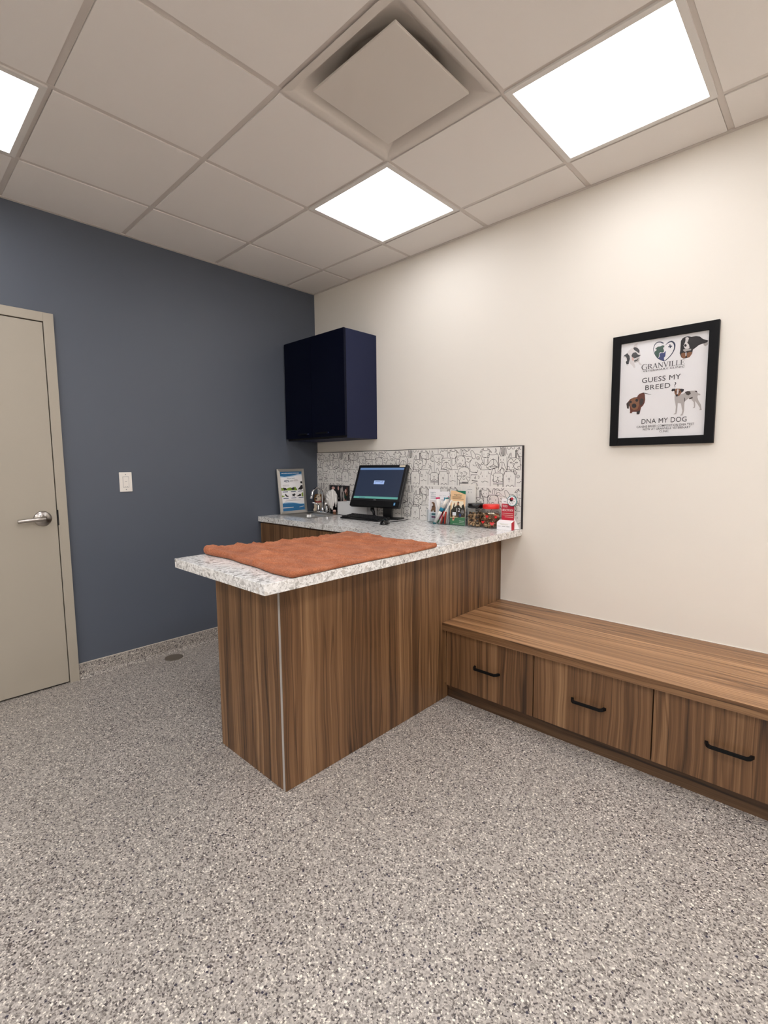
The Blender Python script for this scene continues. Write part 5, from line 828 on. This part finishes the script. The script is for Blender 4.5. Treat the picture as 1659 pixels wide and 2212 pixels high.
# local frame: x right, -y facing the user, origin below the screen centre
zc = 1.143-CT
MT = Matrix.Translation((0, 0, zc)) @ Matrix.Rotation(-TL, 4, 'X')
w, h = 0.435, 0.333
def scr(x0, x1, z0, z1, y0, y1, mat, bev=0.0, mb=None):
    mb = mb or MB(); return mb.box(x0, x1, y0, y1, z0, z1, mat, bev, MT)
ob = obj('housing', scr(-w/2, w/2, -h/2, h/2, 0.0, 0.030, 'plastic_black', 0.008), t, True)
mb = scr(-w/2+0.05, w/2-0.05, -h/2+0.06, h/2-0.04, 0.030, 0.050, 'plastic_black', 0.01); obj('rear_cover', mb, t, True)
mb = scr(-w/2+0.004, w/2-0.004, -h/2+0.003, -h/2+0.046, -0.002, 0.001, 'matte_black', 0.001); obj('speaker_bar', mb, t, True)
sx0, sx1, sz0, sz1 = -w/2+0.0235, w/2-0.0265, -h/2+0.062, h/2-0.026
def lf(y): return lambda v: MT @ Vector((v[0], y, v[1]))
mb = MB(); scr(sx0, sx1, sz0, sz1, -0.0006, 0.001, 'screen_glow', 0, mb)
f_ = lf(-0.0009)
def rect(mb, x0, x1, z0, z1, mat, f): mb.poly([f((x0, z0)), f((x1, z0)), f((x1, z1)), f((x0, z1))], mat)
rect(mb, sx0, sx1, sz1-0.017, sz1, 'screen_bar', f_); rect(mb, sx0, sx1, sz0, sz0+0.016, 'screen_task', f_)
cx_, cz_ = (sx0+sx1)/2+0.004, (sz0+sz1)/2+0.006
rect(mb, cx_-0.045, cx_+0.045, cz_-0.0145, cz_+0.0145, 'screen_dialog', f_)
f_ = lf(-0.0011)
for a, b_, z in ((-0.034, 0.012, 0.004), (0.02, 0.036, 0.006), (-0.036, -0.028, -0.006), (0.014, 0.034, -0.003)): rect(mb, cx_+a, cx_+b_, cz_+z-0.0015, cz_+z+0.0015, 'screen_ink', f_)
for k in range(6): rect(mb, sx0+0.05+k*0.009, sx0+0.056+k*0.009, sz0+0.005, sz0+0.010, 'screen_ink', f_)
s_ = obj('screen', mb, t, True); s_['label'] = 'lit dark blue screen with a small pale dialog box'
mb = MB().text('DELL', 0.0, -h/2+0.0505, 0.022, 0.0065, 'ink_grey', lf(-0.0004), 0.02, align=1); obj('maker_lettering', mb, t, True)
mb = MB(); rect(mb, 0.168, 0.182, -h/2+0.014, -h/2+0.036, 'art_blue', lf(-0.0024)); rect(mb, 0.171, 0.179, -h/2+0.020, -h/2+0.030, 'art_sky', lf(-0.0026))
o_ = obj('sticker', mb, t, True); o_['label'] = 'small blue sticker'
mb = MB(); rect(mb, 0.148, 0.196, h/2-0.019, h/2-0.007, 'label_cream', lf(-0.0004)); o_ = obj('sticker', mb, t, True); o_['label'] = 'pale strip sticker'
mb = MB().box(0.010, 0.085, 0.045, 0.065, 0.010, 0.20, 'plastic_black', 0.004); obj('stand_neck', mb, t, True)
mb = MB().box(-0.055, 0.175, -0.012, 0.082, 0.0005, 0.010, 'plastic_black', 0.004); obj('stand_base', mb, t, True)
mb = MB().tube([(-0.075, 0.03, 0.10), (-0.070, 0.025, 0.06), (-0.055, 0.02, 0.045), (-0.05, 0.02, 0.010)], [0.012, 0.016, 0.011, 0.009], 'plastic_black', 12); obj('cable_bundle', mb, t, True)

t = thing('keyboard', 'black computer keyboard in front of the monitor', 'keyboard', (0.812, -0.232, CT), 0.0)
mb = MB(); kw, kd = 0.385, 0.130
M = Matrix(((0, 0, 1, -kw/2), (1, 0, 0, 0), (0, 1, 0, 0), (0, 0, 0, 1)))
mb.prism([(-kd/2, 0.0005), (kd/2, 0.0005), (kd/2, 0.024), (kd/2-0.02, 0.026), (-kd/2+0.004, 0.010), (-kd/2, 0.007)], kw, 'plastic_black', M)
kb = obj('keyboard_case', mb, t, True)
key = MB().box(-0.0075, 0.0075, -0.0075, 0.0075, 0.0, 0.006, 'key_black', 0.0015)
k0 = obj('key', key, t, True); first = True
nk = 0
for r in range(6):
    y = -kd/2+0.016+r*0.0182+(0.006 if r == 5 else 0)
    cols = 20 if r in (1, 2, 3, 4) else 12
    for c in range(cols):
        if r == 0 and 3 <= c <= 7: continue
        if r == 5: x = -kw/2+0.016+c*0.0215
        elif r == 0: x = -kw/2+0.016+c*0.0315
        else: x = -kw/2+0.013+c*0.0188
        if nk >= 99: continue
        o_ = k0 if first else k0.copy()
        if not first: COL.objects.link(o_); o_.parent = t
        first = False; nk += 1
        o_.location = (x, y, 0.0095+0.0165*(y+kd/2)/kd)
tag(obj('keyboard_cable', MB().tube([tuple(p) for p in smooth([(0.618, -0.240, CT+0.006), (0.56, -0.205, CT+0.003), (0.50, -0.165, CT+0.003), (0.44, -0.142, CT+0.003), (0.40, -0.142, CT+0.003)], 5)], 0.0025, 'matte_black', 8)),
    'thin black cable running along the foot of the white box', 'cable')

t = thing('computer_mouse', 'shiny black computer mouse right of the keyboard', 'mouse', (1.128, -0.350, CT), 0.5)
mb = MB(); mb.ball((0, 0, 0.0), (0.032, 0.058, 0.034), 'gloss_black', 28, 20)
for v in mb.bm.verts: v.co.z = max(v.co.z, 0.0008)
obj('shell', mb, t, True)
obj('wheel', MB().lathe([(0.009, -0.003), (0.011, -0.002), (0.011, 0.002), (0.009, 0.003)], 'key_black', Matrix.Translation((0, 0.034, 0.024)) @ Matrix.Rotation(PI/2, 4, 'Y'), 16), t, True)
tag(obj('mouse_cable', MB().tube([tuple(p) for p in smooth([(1.100, -0.296, CT+0.010), (1.09, -0.255, CT+0.004), (1.10, -0.18, CT+0.003), (1.09, -0.10, CT+0.003), (1.08, -0.05, CT+0.004)], 5)], 0.002, 'matte_black', 8)),
    'thin black mouse cable curving back to the monitor stand', 'cable')

# ------------------------------------------------------------------ leaflets, tubes, jars
def holder(x0, x1, y0, hh, label, tilt=0.0, depth=0.034):
    t = thing('leaflet_holder', label, 'leaflet holder', ((x0+x1)/2, y0+depth/2, CT), 0, 'clear leaflet holders')
    mb = MB()
    mb.box(x0, x1, y0, y0+0.002, CT+0.0005, CT+hh, 'acrylic'); mb.box(x0, x1, y0+depth-0.002, y0+depth, CT+0.0005, CT+hh+0.06, 'acrylic')
    mb.box(x0, x0+0.002, y0, y0+depth, CT+0.0005, CT+hh, 'acrylic'); mb.box(x1-0.002, x1, y0, y0+depth, CT+0.0005, CT+hh, 'acrylic'); mb.box(x0, x1, y0, y0+depth, CT+0.0004, CT+0.003, 'acrylic')
    obj('tray', mb, t); return t
def sheet(name, label, cat, x0, x1, y, z0, hgt, draw, lean=0.04, th=0.004, rot=0.0, group='leaflets in the clear holders', base='paper_white'):
    t = thing(name, label, cat, ((x0+x1)/2, y, z0), rot, group)
    w = x1-x0; M = Matrix.Rotation(-lean, 4, 'X')
    mb = MB().box(-w/2, w/2, 0, th, 0, hgt, base, 0, M)
    L_ = [-0.0002]
    def f(v): return M @ Vector((-w/2+v[0]*w, L_[0], v[1]*hgt))
    draw(mb, f, L_); obj('printed_sheet', mb, t, True); return t
def R4(mb, f, x0, x1, z0, z1, mat): mb.poly([f((x0, z0)), f((x1, z0)), f((x1, z1)), f((x0, z1))], mat)
def PG(mb, f, pts, mat):
    mb.fill(pts, mat, f)

def d_talk(mb, f, L_):
    wh = 0.226; 
    mb.text("Let's", 0.18, 0.885, 0.42, 0.035, 'art_slate', f, 0.015); mb.text('talk a', 0.18, 0.835, 0.42, 0.035, 'art_slate', f, 0.015)
    for z in (0.785, 0.755, 0.715): R4(mb, f, 0.18, 0.72, z, z+0.010, 'art_slate')
    R4(mb, f, 0.12, 0.80, 0.30, 0.66, 'art_white')
    L_[0] -= 0.0001
    PG(mb, f, [(0.22, 0.32), (0.30, 0.42), (0.30, 0.47), (0.42, 0.50), (0.38, 0.56), (0.26, 0.57), (0.32, 0.60), (0.45, 0.60), (0.55, 0.58), (0.60, 0.50), (0.66, 0.42), (0.70, 0.30), (0.52, 0.30), (0.44, 0.36), (0.34, 0.30)], 'photo_brown')
    PG(mb, f, [(0.30, 0.45), (0.44, 0.44), (0.52, 0.48), (0.42, 0.50)], 'art_dark')
    R4(mb, f, 0.30, 0.75, 0.20, 0.26, 'teal_dark'); R4(mb, f, 0.30, 0.75, 0.12, 0.175, 'plum')
def d_white(mb, f, L_):
    mb.text("Pet's dental", 0.28, 0.86, 0.48, 0.022, 'ink_grey', f, 0.0)
    for z in (0.74, 0.71, 0.66, 0.62): R4(mb, f, 0.40, 0.74, z, z+0.012, 'ink_grey')
    R4(mb, f, 0.14, 0.9, 0.0, 0.22, 'leaf_green')
    L_[0] -= 0.0001; PG(mb, f, [(0.45, 0.22), (0.48, 0.42), (0.56, 0.46), (0.62, 0.36), (0.6, 0.22)], 'olive_dark')
def d_plain(mb, f, L_):
    R4(mb, f, 0.05, 0.5, 0.20, 0.48, 'teal')
def d_together(mb, f, L_):
    R4(mb, f, 0, 1, 0, 1, 'peach'); L_[0] -= 0.0001
    PG(mb, f, [(0.28, 1.0), (1.0, 1.0), (1.0, 0.90), (0.62, 0.955)], 'deep_green')
    PG(mb, f, [(0, 0), (1, 0), (1, 0.24), (0.5, 0.22), (0, 0.20)], 'leaf_green')
    mb.text('together', 0.22, 0.865, 0.56, 0.036, 'olive_dark', f, 0.015)
    for z, b_ in ((0.815, 0.76), (0.785, 0.70), (0.755, 0.88)): R4(mb, f, 0.12, b_, z, z+0.014, 'photo_brown')
    PG(mb, f, [(0.10, 0.70), (0.86, 0.70), (0.88, 0.30), (0.10, 0.28)], 'label_cream')
    L_[0] -= 0.0001
    PG(mb, f, [(0.02, 0.22), (0.05, 0.42), (0.18, 0.50), (0.22, 0.60), (0.30, 0.60), (0.26, 0.52), (0.40, 0.55), (0.46, 0.62), (0.58, 0.60), (0.64, 0.54), (0.76, 0.50), (0.78, 0.58), (0.88, 0.62), (0.97, 0.50), (0.99, 0.26), (0.6, 0.22), (0.4, 0.24)], 'olive_dark')
    PG(mb, f, [(0.02, 0.24), (0.98, 0.24), (0.9, 0.31), (0.5, 0.28), (0.2, 0.34), (0.02, 0.32)], 'photo_brown')
    PG(mb, f, [(0.70, 0.36), (0.76, 0.46), (0.88, 0.46), (0.93, 0.36), (0.82, 0.30)], 'art_grey')
    L_[0] -= 0.0001
    PG(mb, f, [(0.45, 0.60), (0.46, 0.66), (0.52, 0.68), (0.58, 0.65), (0.56, 0.59), (0.50, 0.565)], 'skin')
    PG(mb, f, [(0.22, 0.60), (0.30, 0.60), (0.31, 0.64), (0.25, 0.65)], 'skin')
    PG(mb, f, [(0.47, 0.665), (0.52, 0.69), (0.60, 0.66), (0.57, 0.61), (0.55, 0.655)], 'art_black')
    mb.text('12', 0.42, 0.39, 0.24, 0.11, 'art_white', f, 0.02)
    R4(mb, f, 0.60, 0.74, 0.25, 0.33, 'art_navyb')
    R4(mb, f, 0.16, 0.40, 0.27, 0.37, 'paper_white')
    PG(mb, f, [(0.16, 0.12), (0.18, 0.26), (0.30, 0.27), (0.31, 0.20), (0.26, 0.12)], 'peach'); L_[0] -= 0.0001
    R4(mb, f, 0.17, 0.29, 0.16, 0.20, 'red_pack')
    mb.text('Clinical', 0.62, 0.115, 0.32, 0.028, 'art_white', f, 0.01); R4(mb, f, 0.62, 0.94, 0.07, 0.078, 'art_white'); R4(mb, f, 0.2, 0.94, 0.03, 0.036, 'art_white')

holder(1.262, 1.370, -0.068, 0.085, 'clear holder with tall white leaflets, left of the three holders')
sheet('leaflet', "white leaflet printed with Let's talk and a sitting dog", 'leaflet', 1.270, 1.366, -0.0625, CT+0.004, 0.224, d_talk)
sheet('leaflet', "plain white leaflet with a teal block, behind the one with the sitting dog", 'leaflet', 1.2655, 1.358, -0.052, CT+0.004, 0.216, d_plain)
holder(1.346, 1.481, -0.145, 0.075, 'clear holder stuffed with tubes, between the two leaflet holders', depth=0.070)
sheet('leaflet', 'white leaflet with small grey writing behind the toothpaste tubes', 'leaflet', 1.350, 1.460, -0.086, CT+0.004, 0.212, d_white, rot=0.0)
holder(1.484, 1.606, -0.118, 0.130, 'clear holder with the green and peach leaflet', depth=0.036)
sheet('leaflet', 'peach and green leaflet showing a person with a dog, next to the black-lidded jar', 'leaflet', 1.487, 1.603, -0.108, CT+0.004, 0.222, d_together)
# white sign card behind
t = thing('sign_card', 'white card sign standing behind the peach leaflet', 'sign', (1.585, -0.03, CT))
mb = MB().box(1.520, 1.632, -0.030, -0.026, CT+0.0005, 1.164, 'plastic_white'); mb.box(1.526, 1.626, -0.0305, -0.030, CT+0.01, 1.154, 'tile_glaze')
f_ = lambda v: Vector((v[0], -0.0307, v[1]))
for a in ((1.585, 1.588, 1.145, 1.149), (1.570, 1.606, 1.128, 1.130), (1.578, 1.581, 1.105, 1.116), (1.596, 1.599, 1.105, 1.116)): mb.poly([f_((a[0], a[2])), f_((a[1], a[2])), f_((a[1], a[3])), f_((a[0], a[3]))], 'ink_grey')
obj('card', mb, t)

# tubes standing in the middle holder: built along local z, capped
def tube_thing(label, bx, by, tx, tz, L_, r, segs, cat='tube', flat_end=True):
    t = thing('toothpaste_tube' if cat == 'tube' else 'sachet', label, cat, (bx, by, CT+0.006))
    dirv = Vector((tx, 0.03, tz)).normalized(); M = dirv.to_track_quat('Z', 'Y').to_matrix().to_4x4()
    for k, (nm, a, b_, ra, rb, mat, fl_) in enumerate(segs):
        mb = MB(); ring = []
        for z, rad, fx in ((a, ra, fl_[0]), ((a+b_)/2, (ra+rb)/2, (fl_[0]+fl_[1])/2), (b_, rb, fl_[1])): ring.append([mb.bm.verts.new(M @ Vector((rad*math.cos(q*PI/8), rad*fx*math.sin(q*PI/8), z*L_))) for q in range(16)])
        for A, B in zip(ring[:-1], ring[1:]):
            for q in range(16): mb.face([A[q], A[(q+1) % 16], B[(q+1) % 16], B[q]], mat, True)
        mb.face(ring[0][::-1], mat); mb.face(ring[-1], mat)
        obj(nm, mb, t, True)
tube_thing('white tube with a magenta cap and band, leaning left in the middle holder', 1.415, -0.103, -0.20, 0.97, 0.175, 0.014,
           [('cap', 0, 0.40, 0.008, 0.014, 'magenta', (1, .9)), ('tube_body', 0.401, 0.93, 0.014, 0.019, 'plastic_white', (.9, .35)), ('crimp', 0.931, 1.0, 0.019, 0.020, 'magenta', (.3, .12))])
tube_thing('teal stick standing between the tubes in the middle holder', 1.424, -0.096, 0.05, 0.99, 0.172, 0.01,
           [('stick', 0, 1, 0.010, 0.010, 'teal', (.5, .5))], 'stick')
tube_thing('white tube with a teal band lying across the front of the middle holder', 1.377, -0.128, 0.50, 0.86, 0.195, 0.014,
           [('cap', -0.03, 0.05, 0.012, 0.014, 'teal_dark', (.8, .8)), ('tube_body', 0.051, 0.50, 0.014, 0.0145, 'plastic_white', (.8, .8)), ('band', 0.501, 0.64, 0.0155, 0.0155, 'teal', (.8, .8)), ('tube_end', 0.641, 0.99, 0.015, 0.017, 'plastic_white', (.8, .4)), ('crimp', 0.991, 1.04, 0.017, 0.017, 'teal_dark', (.35, .15))])
tube_thing('plain white tube leaning right behind the teal-banded one', 1.404, -0.112, 0.52, 0.85, 0.185, 0.011,
           [('tube_body', 0, 1, 0.010, 0.012, 'plastic_white', (.7, .3))])
tube_thing('orange-red packet leaning in the middle holder', 1.422, -0.114, 0.26, 0.96, 0.085, 0.01, [('packet', 0, 1, 0.012, 0.010, 'red_pack', (.4, .3))], 'packet')
tube_thing('orange-red packet at the right side of the middle holder', 1.447, -0.110, 0.10, 0.99, 0.080, 0.01, [('packet', 0, 1, 0.014, 0.012, 'red_pack', (.35, .3))], 'packet')
tube_thing('thin white tube with a red tip at the right rim of the middle holder', 1.455, -0.100, 0.06, 0.99, 0.18, 0.01, [('tube_body', 0, .93, 0.008, 0.009, 'plastic_white', (.7, .4)), ('crimp', 0.931, 1.0, 0.010, 0.010, 'crimson', (.5, .3))])

# treat jars
def jar(x, y, label, lidmat, tlabel, tm, deco):
    t = thing('treat_jar', label, 'jar', (x, y, CT), 0, 'pet treat jars')
    prof = [(0.046, 0.0008), (0.052, 0.006), (0.0535, 0.02), (0.0535, 0.098), (0.050, 0.112), (0.043, 0.120), (0.043, 0.124)]
    mb = MB().lathe(prof, 'jar_plastic', n=48, sq=0.35); obj('jar_body', mb, t, True)
    mb = MB().lathe([(0.044, 0.120), (0.050, 0.1215), (0.0515, 0.126), (0.0515, 0.143), (0.048, 0.149), (0.030, 0.1505), (0, 0.1505)], lidmat, n=48); obj('lid', mb, t, True)
    mb = MB()
    def cyl(a, z, R_=0.0550):
        c, q = math.cos(a), math.sin(a); k = 1.0/((abs(c)**4.1+abs(q)**4.1)**(1/4.1)); return Vector((R_*c*k, R_*q*k, z))
    for kind, a, z, s_ in deco:
        if kind == 'bone': pts = [(-1, .28), (-.75, .5), (-.45, .35), (-.35, .16), (.35, .16), (.45, .35), (.75, .5), (1, .28), (.85, 0), (1, -.28), (.75, -.5), (.45, -.35), (.35, -.16), (-.35, -.16), (-.45, -.35), (-.75, -.5), (-1, -.28), (-.85, 0)]; m_ = 'bone_print'
        elif kind == 'paw': pts = [(.6*math.cos(i*PI/5)*(1.0 if i % 2 else .75), .6*math.sin(i*PI/5)*(1.0 if i % 2 else .75)) for i in range(10)]; m_ = 'bone_print'
        elif kind == 'heart': pts = [(0, -.9), (-.6, -.3), (-.95, .2), (-.8, .65), (-.4, .75), (0, .4), (.4, .75), (.8, .65), (.95, .2), (.6, -.3)]; m_ = 'heart_red'
        else: pts = [(-2.0, -.42), (2.0, -.42), (2.0, .42), (-2.0, .42)]; m_ = 'label_cream'
        if kind == 'label':
            for i in range(8):
                u0, u1 = -2+i*.5, -1.5+i*.5; mb.poly([cyl(a+u*s_/0.055, z+w_*s_, 0.0556) for u, w_ in ((u0, -.42), (u1, -.42), (u1, .42), (u0, .42))], m_)
            mb.text('TREATS', a-0.9*s_/0.055, z-0.15*s_, 1.8*s_/0.055, 0.003, 'ink_text', lambda v: cyl(v.x, v.y, 0.0559), 0.02)
        else:
            mb.fill([(a+p[0]*s_/0.055, z+p[1]*s_) for p in pts], m_, lambda v: cyl(v[0], v[1]))
    dc = obj('printed_pattern', mb, t, True)
    # the treats inside
    rnd = random.Random(int(x*1000)); mb = MB()
    for k in range(230):
        rr_ = 0.040*math.sqrt(rnd.random()); a = rnd.random()*2*PI; z = 0.010+rnd.random()*0.078
        if k % 2: rr_ = 0.043
        M = Matrix.Translation((x+rr_*math.cos(a), y+rr_*math.sin(a), CT+z)) @ Matrix.Rotation(rnd.random()*PI, 4, 'X') @ Matrix.Rotation(rnd.random()*PI, 4, 'Z')
        mt = tm if rnd.random() < 0.7 else ('treat_brown' if tm == 'treat_tan' else 'treat_tan')
        o_ = bmesh.ops.create_icosphere(mb.bm, subdivisions=1, radius=1.0)['verts']; k_ = mb.mi(mt)
        for v in o_: v.co = M @ Vector((v.co.x*0.011, v.co.y*0.006, v.co.z*0.0055))
        for f in set(f for v in o_ for f in v.link_faces): f.material_index = k_; f.smooth = True
    tag(obj('pet_treats', mb), tlabel, 'treats', None, 'stuff')
fr_ = math.radians(-57)      # side of the jars that faces the room
jar(1.661, -0.072, 'clear treat jar with a black lid and black bone pattern', 'lid_black', 'tan biscuits filling the black-lidded jar', 'treat_tan',
    [('bone', fr_-0.62, 0.090, 0.013), ('bone', fr_+0.25, 0.092, 0.013), ('bone', fr_-0.95, 0.066, 0.013), ('paw', fr_-0.38, 0.066, 0.009), ('bone', fr_+0.18, 0.066, 0.013), ('bone', fr_+0.8, 0.07, 0.013), ('bone', fr_-0.55, 0.044, 0.013), ('paw', fr_+0.15, 0.044, 0.013), ('bone', fr_+0.7, 0.044, 0.013), ('paw', fr_-1.2, 0.044, 0.009), ('paw', fr_-1.25, 0.09, 0.009)])
jar(1.772, -0.072, 'clear treat jar with a red lid and red hearts', 'lid_red', 'brown biscuits filling the red-lidded jar', 'treat_brown',
    [('label', fr_-0.05, 0.097, 0.0085), ('heart', fr_-0.50, 0.076, 0.011), ('heart', fr_+0.45, 0.074, 0.011), ('heart', fr_+0.05, 0.034, 0.013), ('heart', fr_-1.0, 0.040, 0.011), ('heart', fr_+1.1, 0.036, 0.011)])

# tick warning display
t = thing('tick_display', 'small red and white TICKS ARE ACTIVE NOW display stand at the worktop corner', 'display stand', (1.880, -0.075, CT))
x0, x1, yf = 1.832, 1.930, -0.105
mb = MB(); mb.box(x0, x1, yf, yf+0.035, CT+0.0005, CT+0.045, 'paper_white')
mb.poly([Vector((x0, yf, CT+0.045)), Vector((x1, yf, CT+0.045)), Vector((x1, yf+0.035, CT+0.057)), Vector((x0, yf+0.035, CT+0.057))], 'paper_white')
f_ = lambda v: Vector((v[0], yf-0.0003, CT+v[1]))
mb.poly([f_(p) for p in ((x0+0.018, 0.040), (x1-0.020, 0.036), (x1-0.024, 0.030), (x0+0.028, 0.030))], 'tile_glaze')
for a, b_ in ((0.006, 0.026), (0.034, 0.058), (0.064, 0.086)): mb.poly([f_(p) for p in ((x0+a, 0.020), (x0+b_, 0.020), (x0+b_, 0.023), (x0+a, 0.023))], 'ink_grey')
f2 = lambda y, z: Vector((x1+0.0003, y, CT+z))
mb.poly([f2(yf, 0.001), f2(yf+0.035, 0.001), f2(yf+0.035, 0.056), f2(yf, 0.045)], 'crimson')
obj('leaflet_box', mb, t)
mb = MB(); yb = yf+0.035
mb.box(x0+0.012, x1-0.002, yb, yb+0.002, CT+0.03, CT+0.187, 'paper_white')
L_ = [yb-0.0003]
g_ = lambda v: Vector((x0+0.012+v[0]*(x1-x0-0.014), L_[0], CT+0.03+v[1]*0.157))
R4(mb, g_, 0, 1, 0.0, 0.80, 'crimson'); L_[0] -= 0.0002
mb.text('TICKS', 0.06, 0.665, 0.40, 0.095, 'art_white', g_, 0.02); mb.text('ARE ACTIVE NOW', 0.06, 0.515, 0.86, 0.095, 'art_white', g_, 0.02)
for z, a in ((0.42, 0.06), (0.35, 0.06), (0.28, 0.26)): R4(mb, g_, a, 0.92, z, z+0.022, 'art_pink')
R4(mb, g_, 0.15, 0.40, 0.86, 0.875, 'ink_grey'); R4(mb, g_, 0.15, 0.34, 0.89, 0.905, 'ink_grey')
obj('header_card', mb, t)
M = Matrix.Translation((1.918, yb-0.008, 1.072)) @ Matrix.Rotation(PI/2, 4, 'X')
mb = MB().lathe([(0.030, 0.0), (0.0325, 0.001), (0.0325, 0.004), (0.029, 0.0045), (0.0, 0.0045)], 'teal_dark', M, 32)
fb = lambda v: Vector((1.918+v[0], yb-0.008-0.0048, 1.072+v[1]))
mb.poly([fb((0.0285*math.cos(a*PI/12), 0.0285*math.sin(a*PI/12))) for a in range(24)], 'paper_white')
fb2 = lambda v: Vector((1.918+v[0], yb-0.008-0.0051, 1.072+v[1]))
mb.poly([fb2((-0.004+0.011*math.cos(a*PI/8), 0.009+0.012*math.sin(a*PI/8))) for a in range(16)], 'art_black')
fb3 = lambda v: Vector((1.918+v[0], yb-0.008-0.0054, 1.072+v[1]))
mb.poly([fb3((0.002+0.009*math.cos(a*PI/8), 0.014+0.008*math.sin(a*PI/8))) for a in range(16)], 'crimson')
for pts in ([(-0.012, 0.006), (-0.020, 0.009), (-0.026, 0.004)], [(-0.010, 0.0), (-0.014, -0.010), (-0.018, -0.016)], [(-0.004, -0.002), (-0.004, -0.012), (-0.010, -0.020)], [(0.002, -0.001), (0.008, -0.008), (0.004, -0.018)], [(0.006, 0.004), (0.016, -0.002), (0.022, -0.006)], [(0.008, 0.010), (0.018, 0.014), (0.024, 0.006)]):
    mb.ribbon(smooth([Vector(p) for p in pts], 3), 0.0018, 'art_black', fb3)
bd = obj('round_badge', mb, t); bd['label'] = 'round badge showing a tick'
mb = MB().poly([Vector((x1-0.02, yb+0.004, CT+0.10)), Vector((x1-0.02, yb+0.004, CT+0.002)), Vector((x1+0.005, yb+0.055, CT+0.002))], 'paper_white')
mb.poly([Vector((x1-0.0185, yb+0.004, CT+0.10)), Vector((x1+0.0065, yb+0.055, CT+0.002)), Vector((x1-0.0185, yb+0.004, CT+0.002))], 'paper_white')
mb.poly([Vector((x1-0.02, yb+0.004, CT+0.10)), Vector((x1+0.005, yb+0.055, CT+0.002)), Vector((x1+0.0065, yb+0.055, CT+0.002)), Vector((x1-0.0185, yb+0.004, CT+0.10))], 'paper_white')
obj('easel_foot', mb, t)

# ------------------------------------------------------------------ towel on the peninsula
mb = MB(); NU, NV = 170, 170
c00, c10, c11, c01 = Vector((1.262, -1.672)), Vector((1.936, -1.690)), Vector((1.946, -0.868)), Vector((1.250, -0.800))
grid = []
for i in range(NU+1):
    row = []
    u = i/NU
    for j in range(NV+1):
        v = j/NV
        p = c00*(1-u)*(1-v)+c10*u*(1-v)+c11*u*v+c01*(1-u)*v
        # uneven hems
        p.y += (1-v)**6*(0.010*math.sin(u*5.0)-0.004*math.sin(u*17))+v**6*0.012*math.sin(u*6.5)
        p.x += u**8*(0.006*math.sin(v*9+1))-(1-u)**8*0.008*math.sin(v*7)
        # rumples: short diagonal waves, stronger towards the near-left hem
        q = Vector((p.x*2.4+p.y*0.9, p.y*3.2-p.x*1.1, 0))
        al_ = p.x*0.97+p.y*0.22; ac_ = p.y*0.97-p.x*0.22+0.05*noise.noise(Vector((p.x*3, p.y*3, 9)))
        rdg = lambda a_, b_, sd: max(0.0, 1-abs(noise.noise(Vector((al_*a_, ac_*b_, sd))))*5)**2
        z = 0.003+0.010*max(0, noise.noise(q*1.1))+0.0095*rdg(1.6, 6, 1)+0.0070*rdg(3.2, 12, 5)+0.0035*noise.noise(Vector((al_*12, ac_*40, 2)))+0.0010*noise.noise(Vector((p.x*60, p.y*60, 4)))
        rg = math.exp(-((v-0.45-0.12*u)/0.02)**2)*0.006*max(0, math.sin((u-0.25)*3.2)) + math.exp(-((v-0.56+0.1*u)/0.018)**2)*0.005*max(0, math.sin((u-0.35)*3.6))
        z += rg
        z += math.exp(-((v-0.10-0.10*(1-u))/0.035)**2)*0.012*(1-u)**0.8          # ridge running off the near hem
        z += (1-v)**14*0.010+(1-v)**3*0.008*(1-u)**1.5                            # rolled thick near hem
        z += v**20*0.004+u**24*0.003
        z += 0.016*((1-u)**10)*(1-v)**4+0.010*(u**12)*(v**10)
        if u > 0.985 and p.x > 1.9455: pass
        row.append(mb.bm.verts.new((p.x, p.y, CT+0.004+z+0.0014*noise.noise(Vector((p.x*170, p.y*170, 0))))))
    grid.append(row)
for i in range(NU):
    for j in range(NV): mb.face([grid[i][j], grid[i+1][j], grid[i+1][j+1], grid[i][j+1]], 'terry_rust', True)
# folded hem: sides drop down to the worktop and tuck under
cols = []
def skirt(line, inward):
    prev = line; ca, cb = [line[0]], [line[-1]]
    for k in range(1, 5):
        a = k/4*PI*0.85; nxt = []
        for q in line:
            h0 = q.co.z-(CT+0.0015); r = h0/2
            nxt.append(mb.bm.verts.new((q.co.x-inward[0]*r*math.sin(a)*0.9, q.co.y-inward[1]*r*math.sin(a)*0.9, CT+0.0015+r+r*math.cos(a))))
        for s_ in range(len(line)-1): mb.face([prev[s_], prev[s_+1], nxt[s_+1], nxt[s_]], 'terry_rust', True)
        prev = nxt; ca.append(nxt[0]); cb.append(nxt[-1])
    cols.append((ca, cb))
skirt([grid[i][0] for i in range(NU+1)], (0, 1)); skirt([grid[i][NV] for i in range(NU+1)], (0, -1))
skirt([grid[0][j] for j in range(NV+1)], (1, 0)); skirt([grid[NU][j] for j in range(NV+1)], (-1, 0))
for A, B in ((cols[0][0], cols[2][0]), (cols[0][1], cols[3][0]), (cols[1][0], cols[2][1]), (cols[1][1], cols[3][1])):
    for k in range(4): mb.face([A[k], A[k+1], B[k+1], B[k]] if k else [A[0], A[1], B[1]], 'terry_rust', True)
o = obj('towel', mb); tag(o, 'rust brown terry towel laid across the peninsula worktop', 'towel')
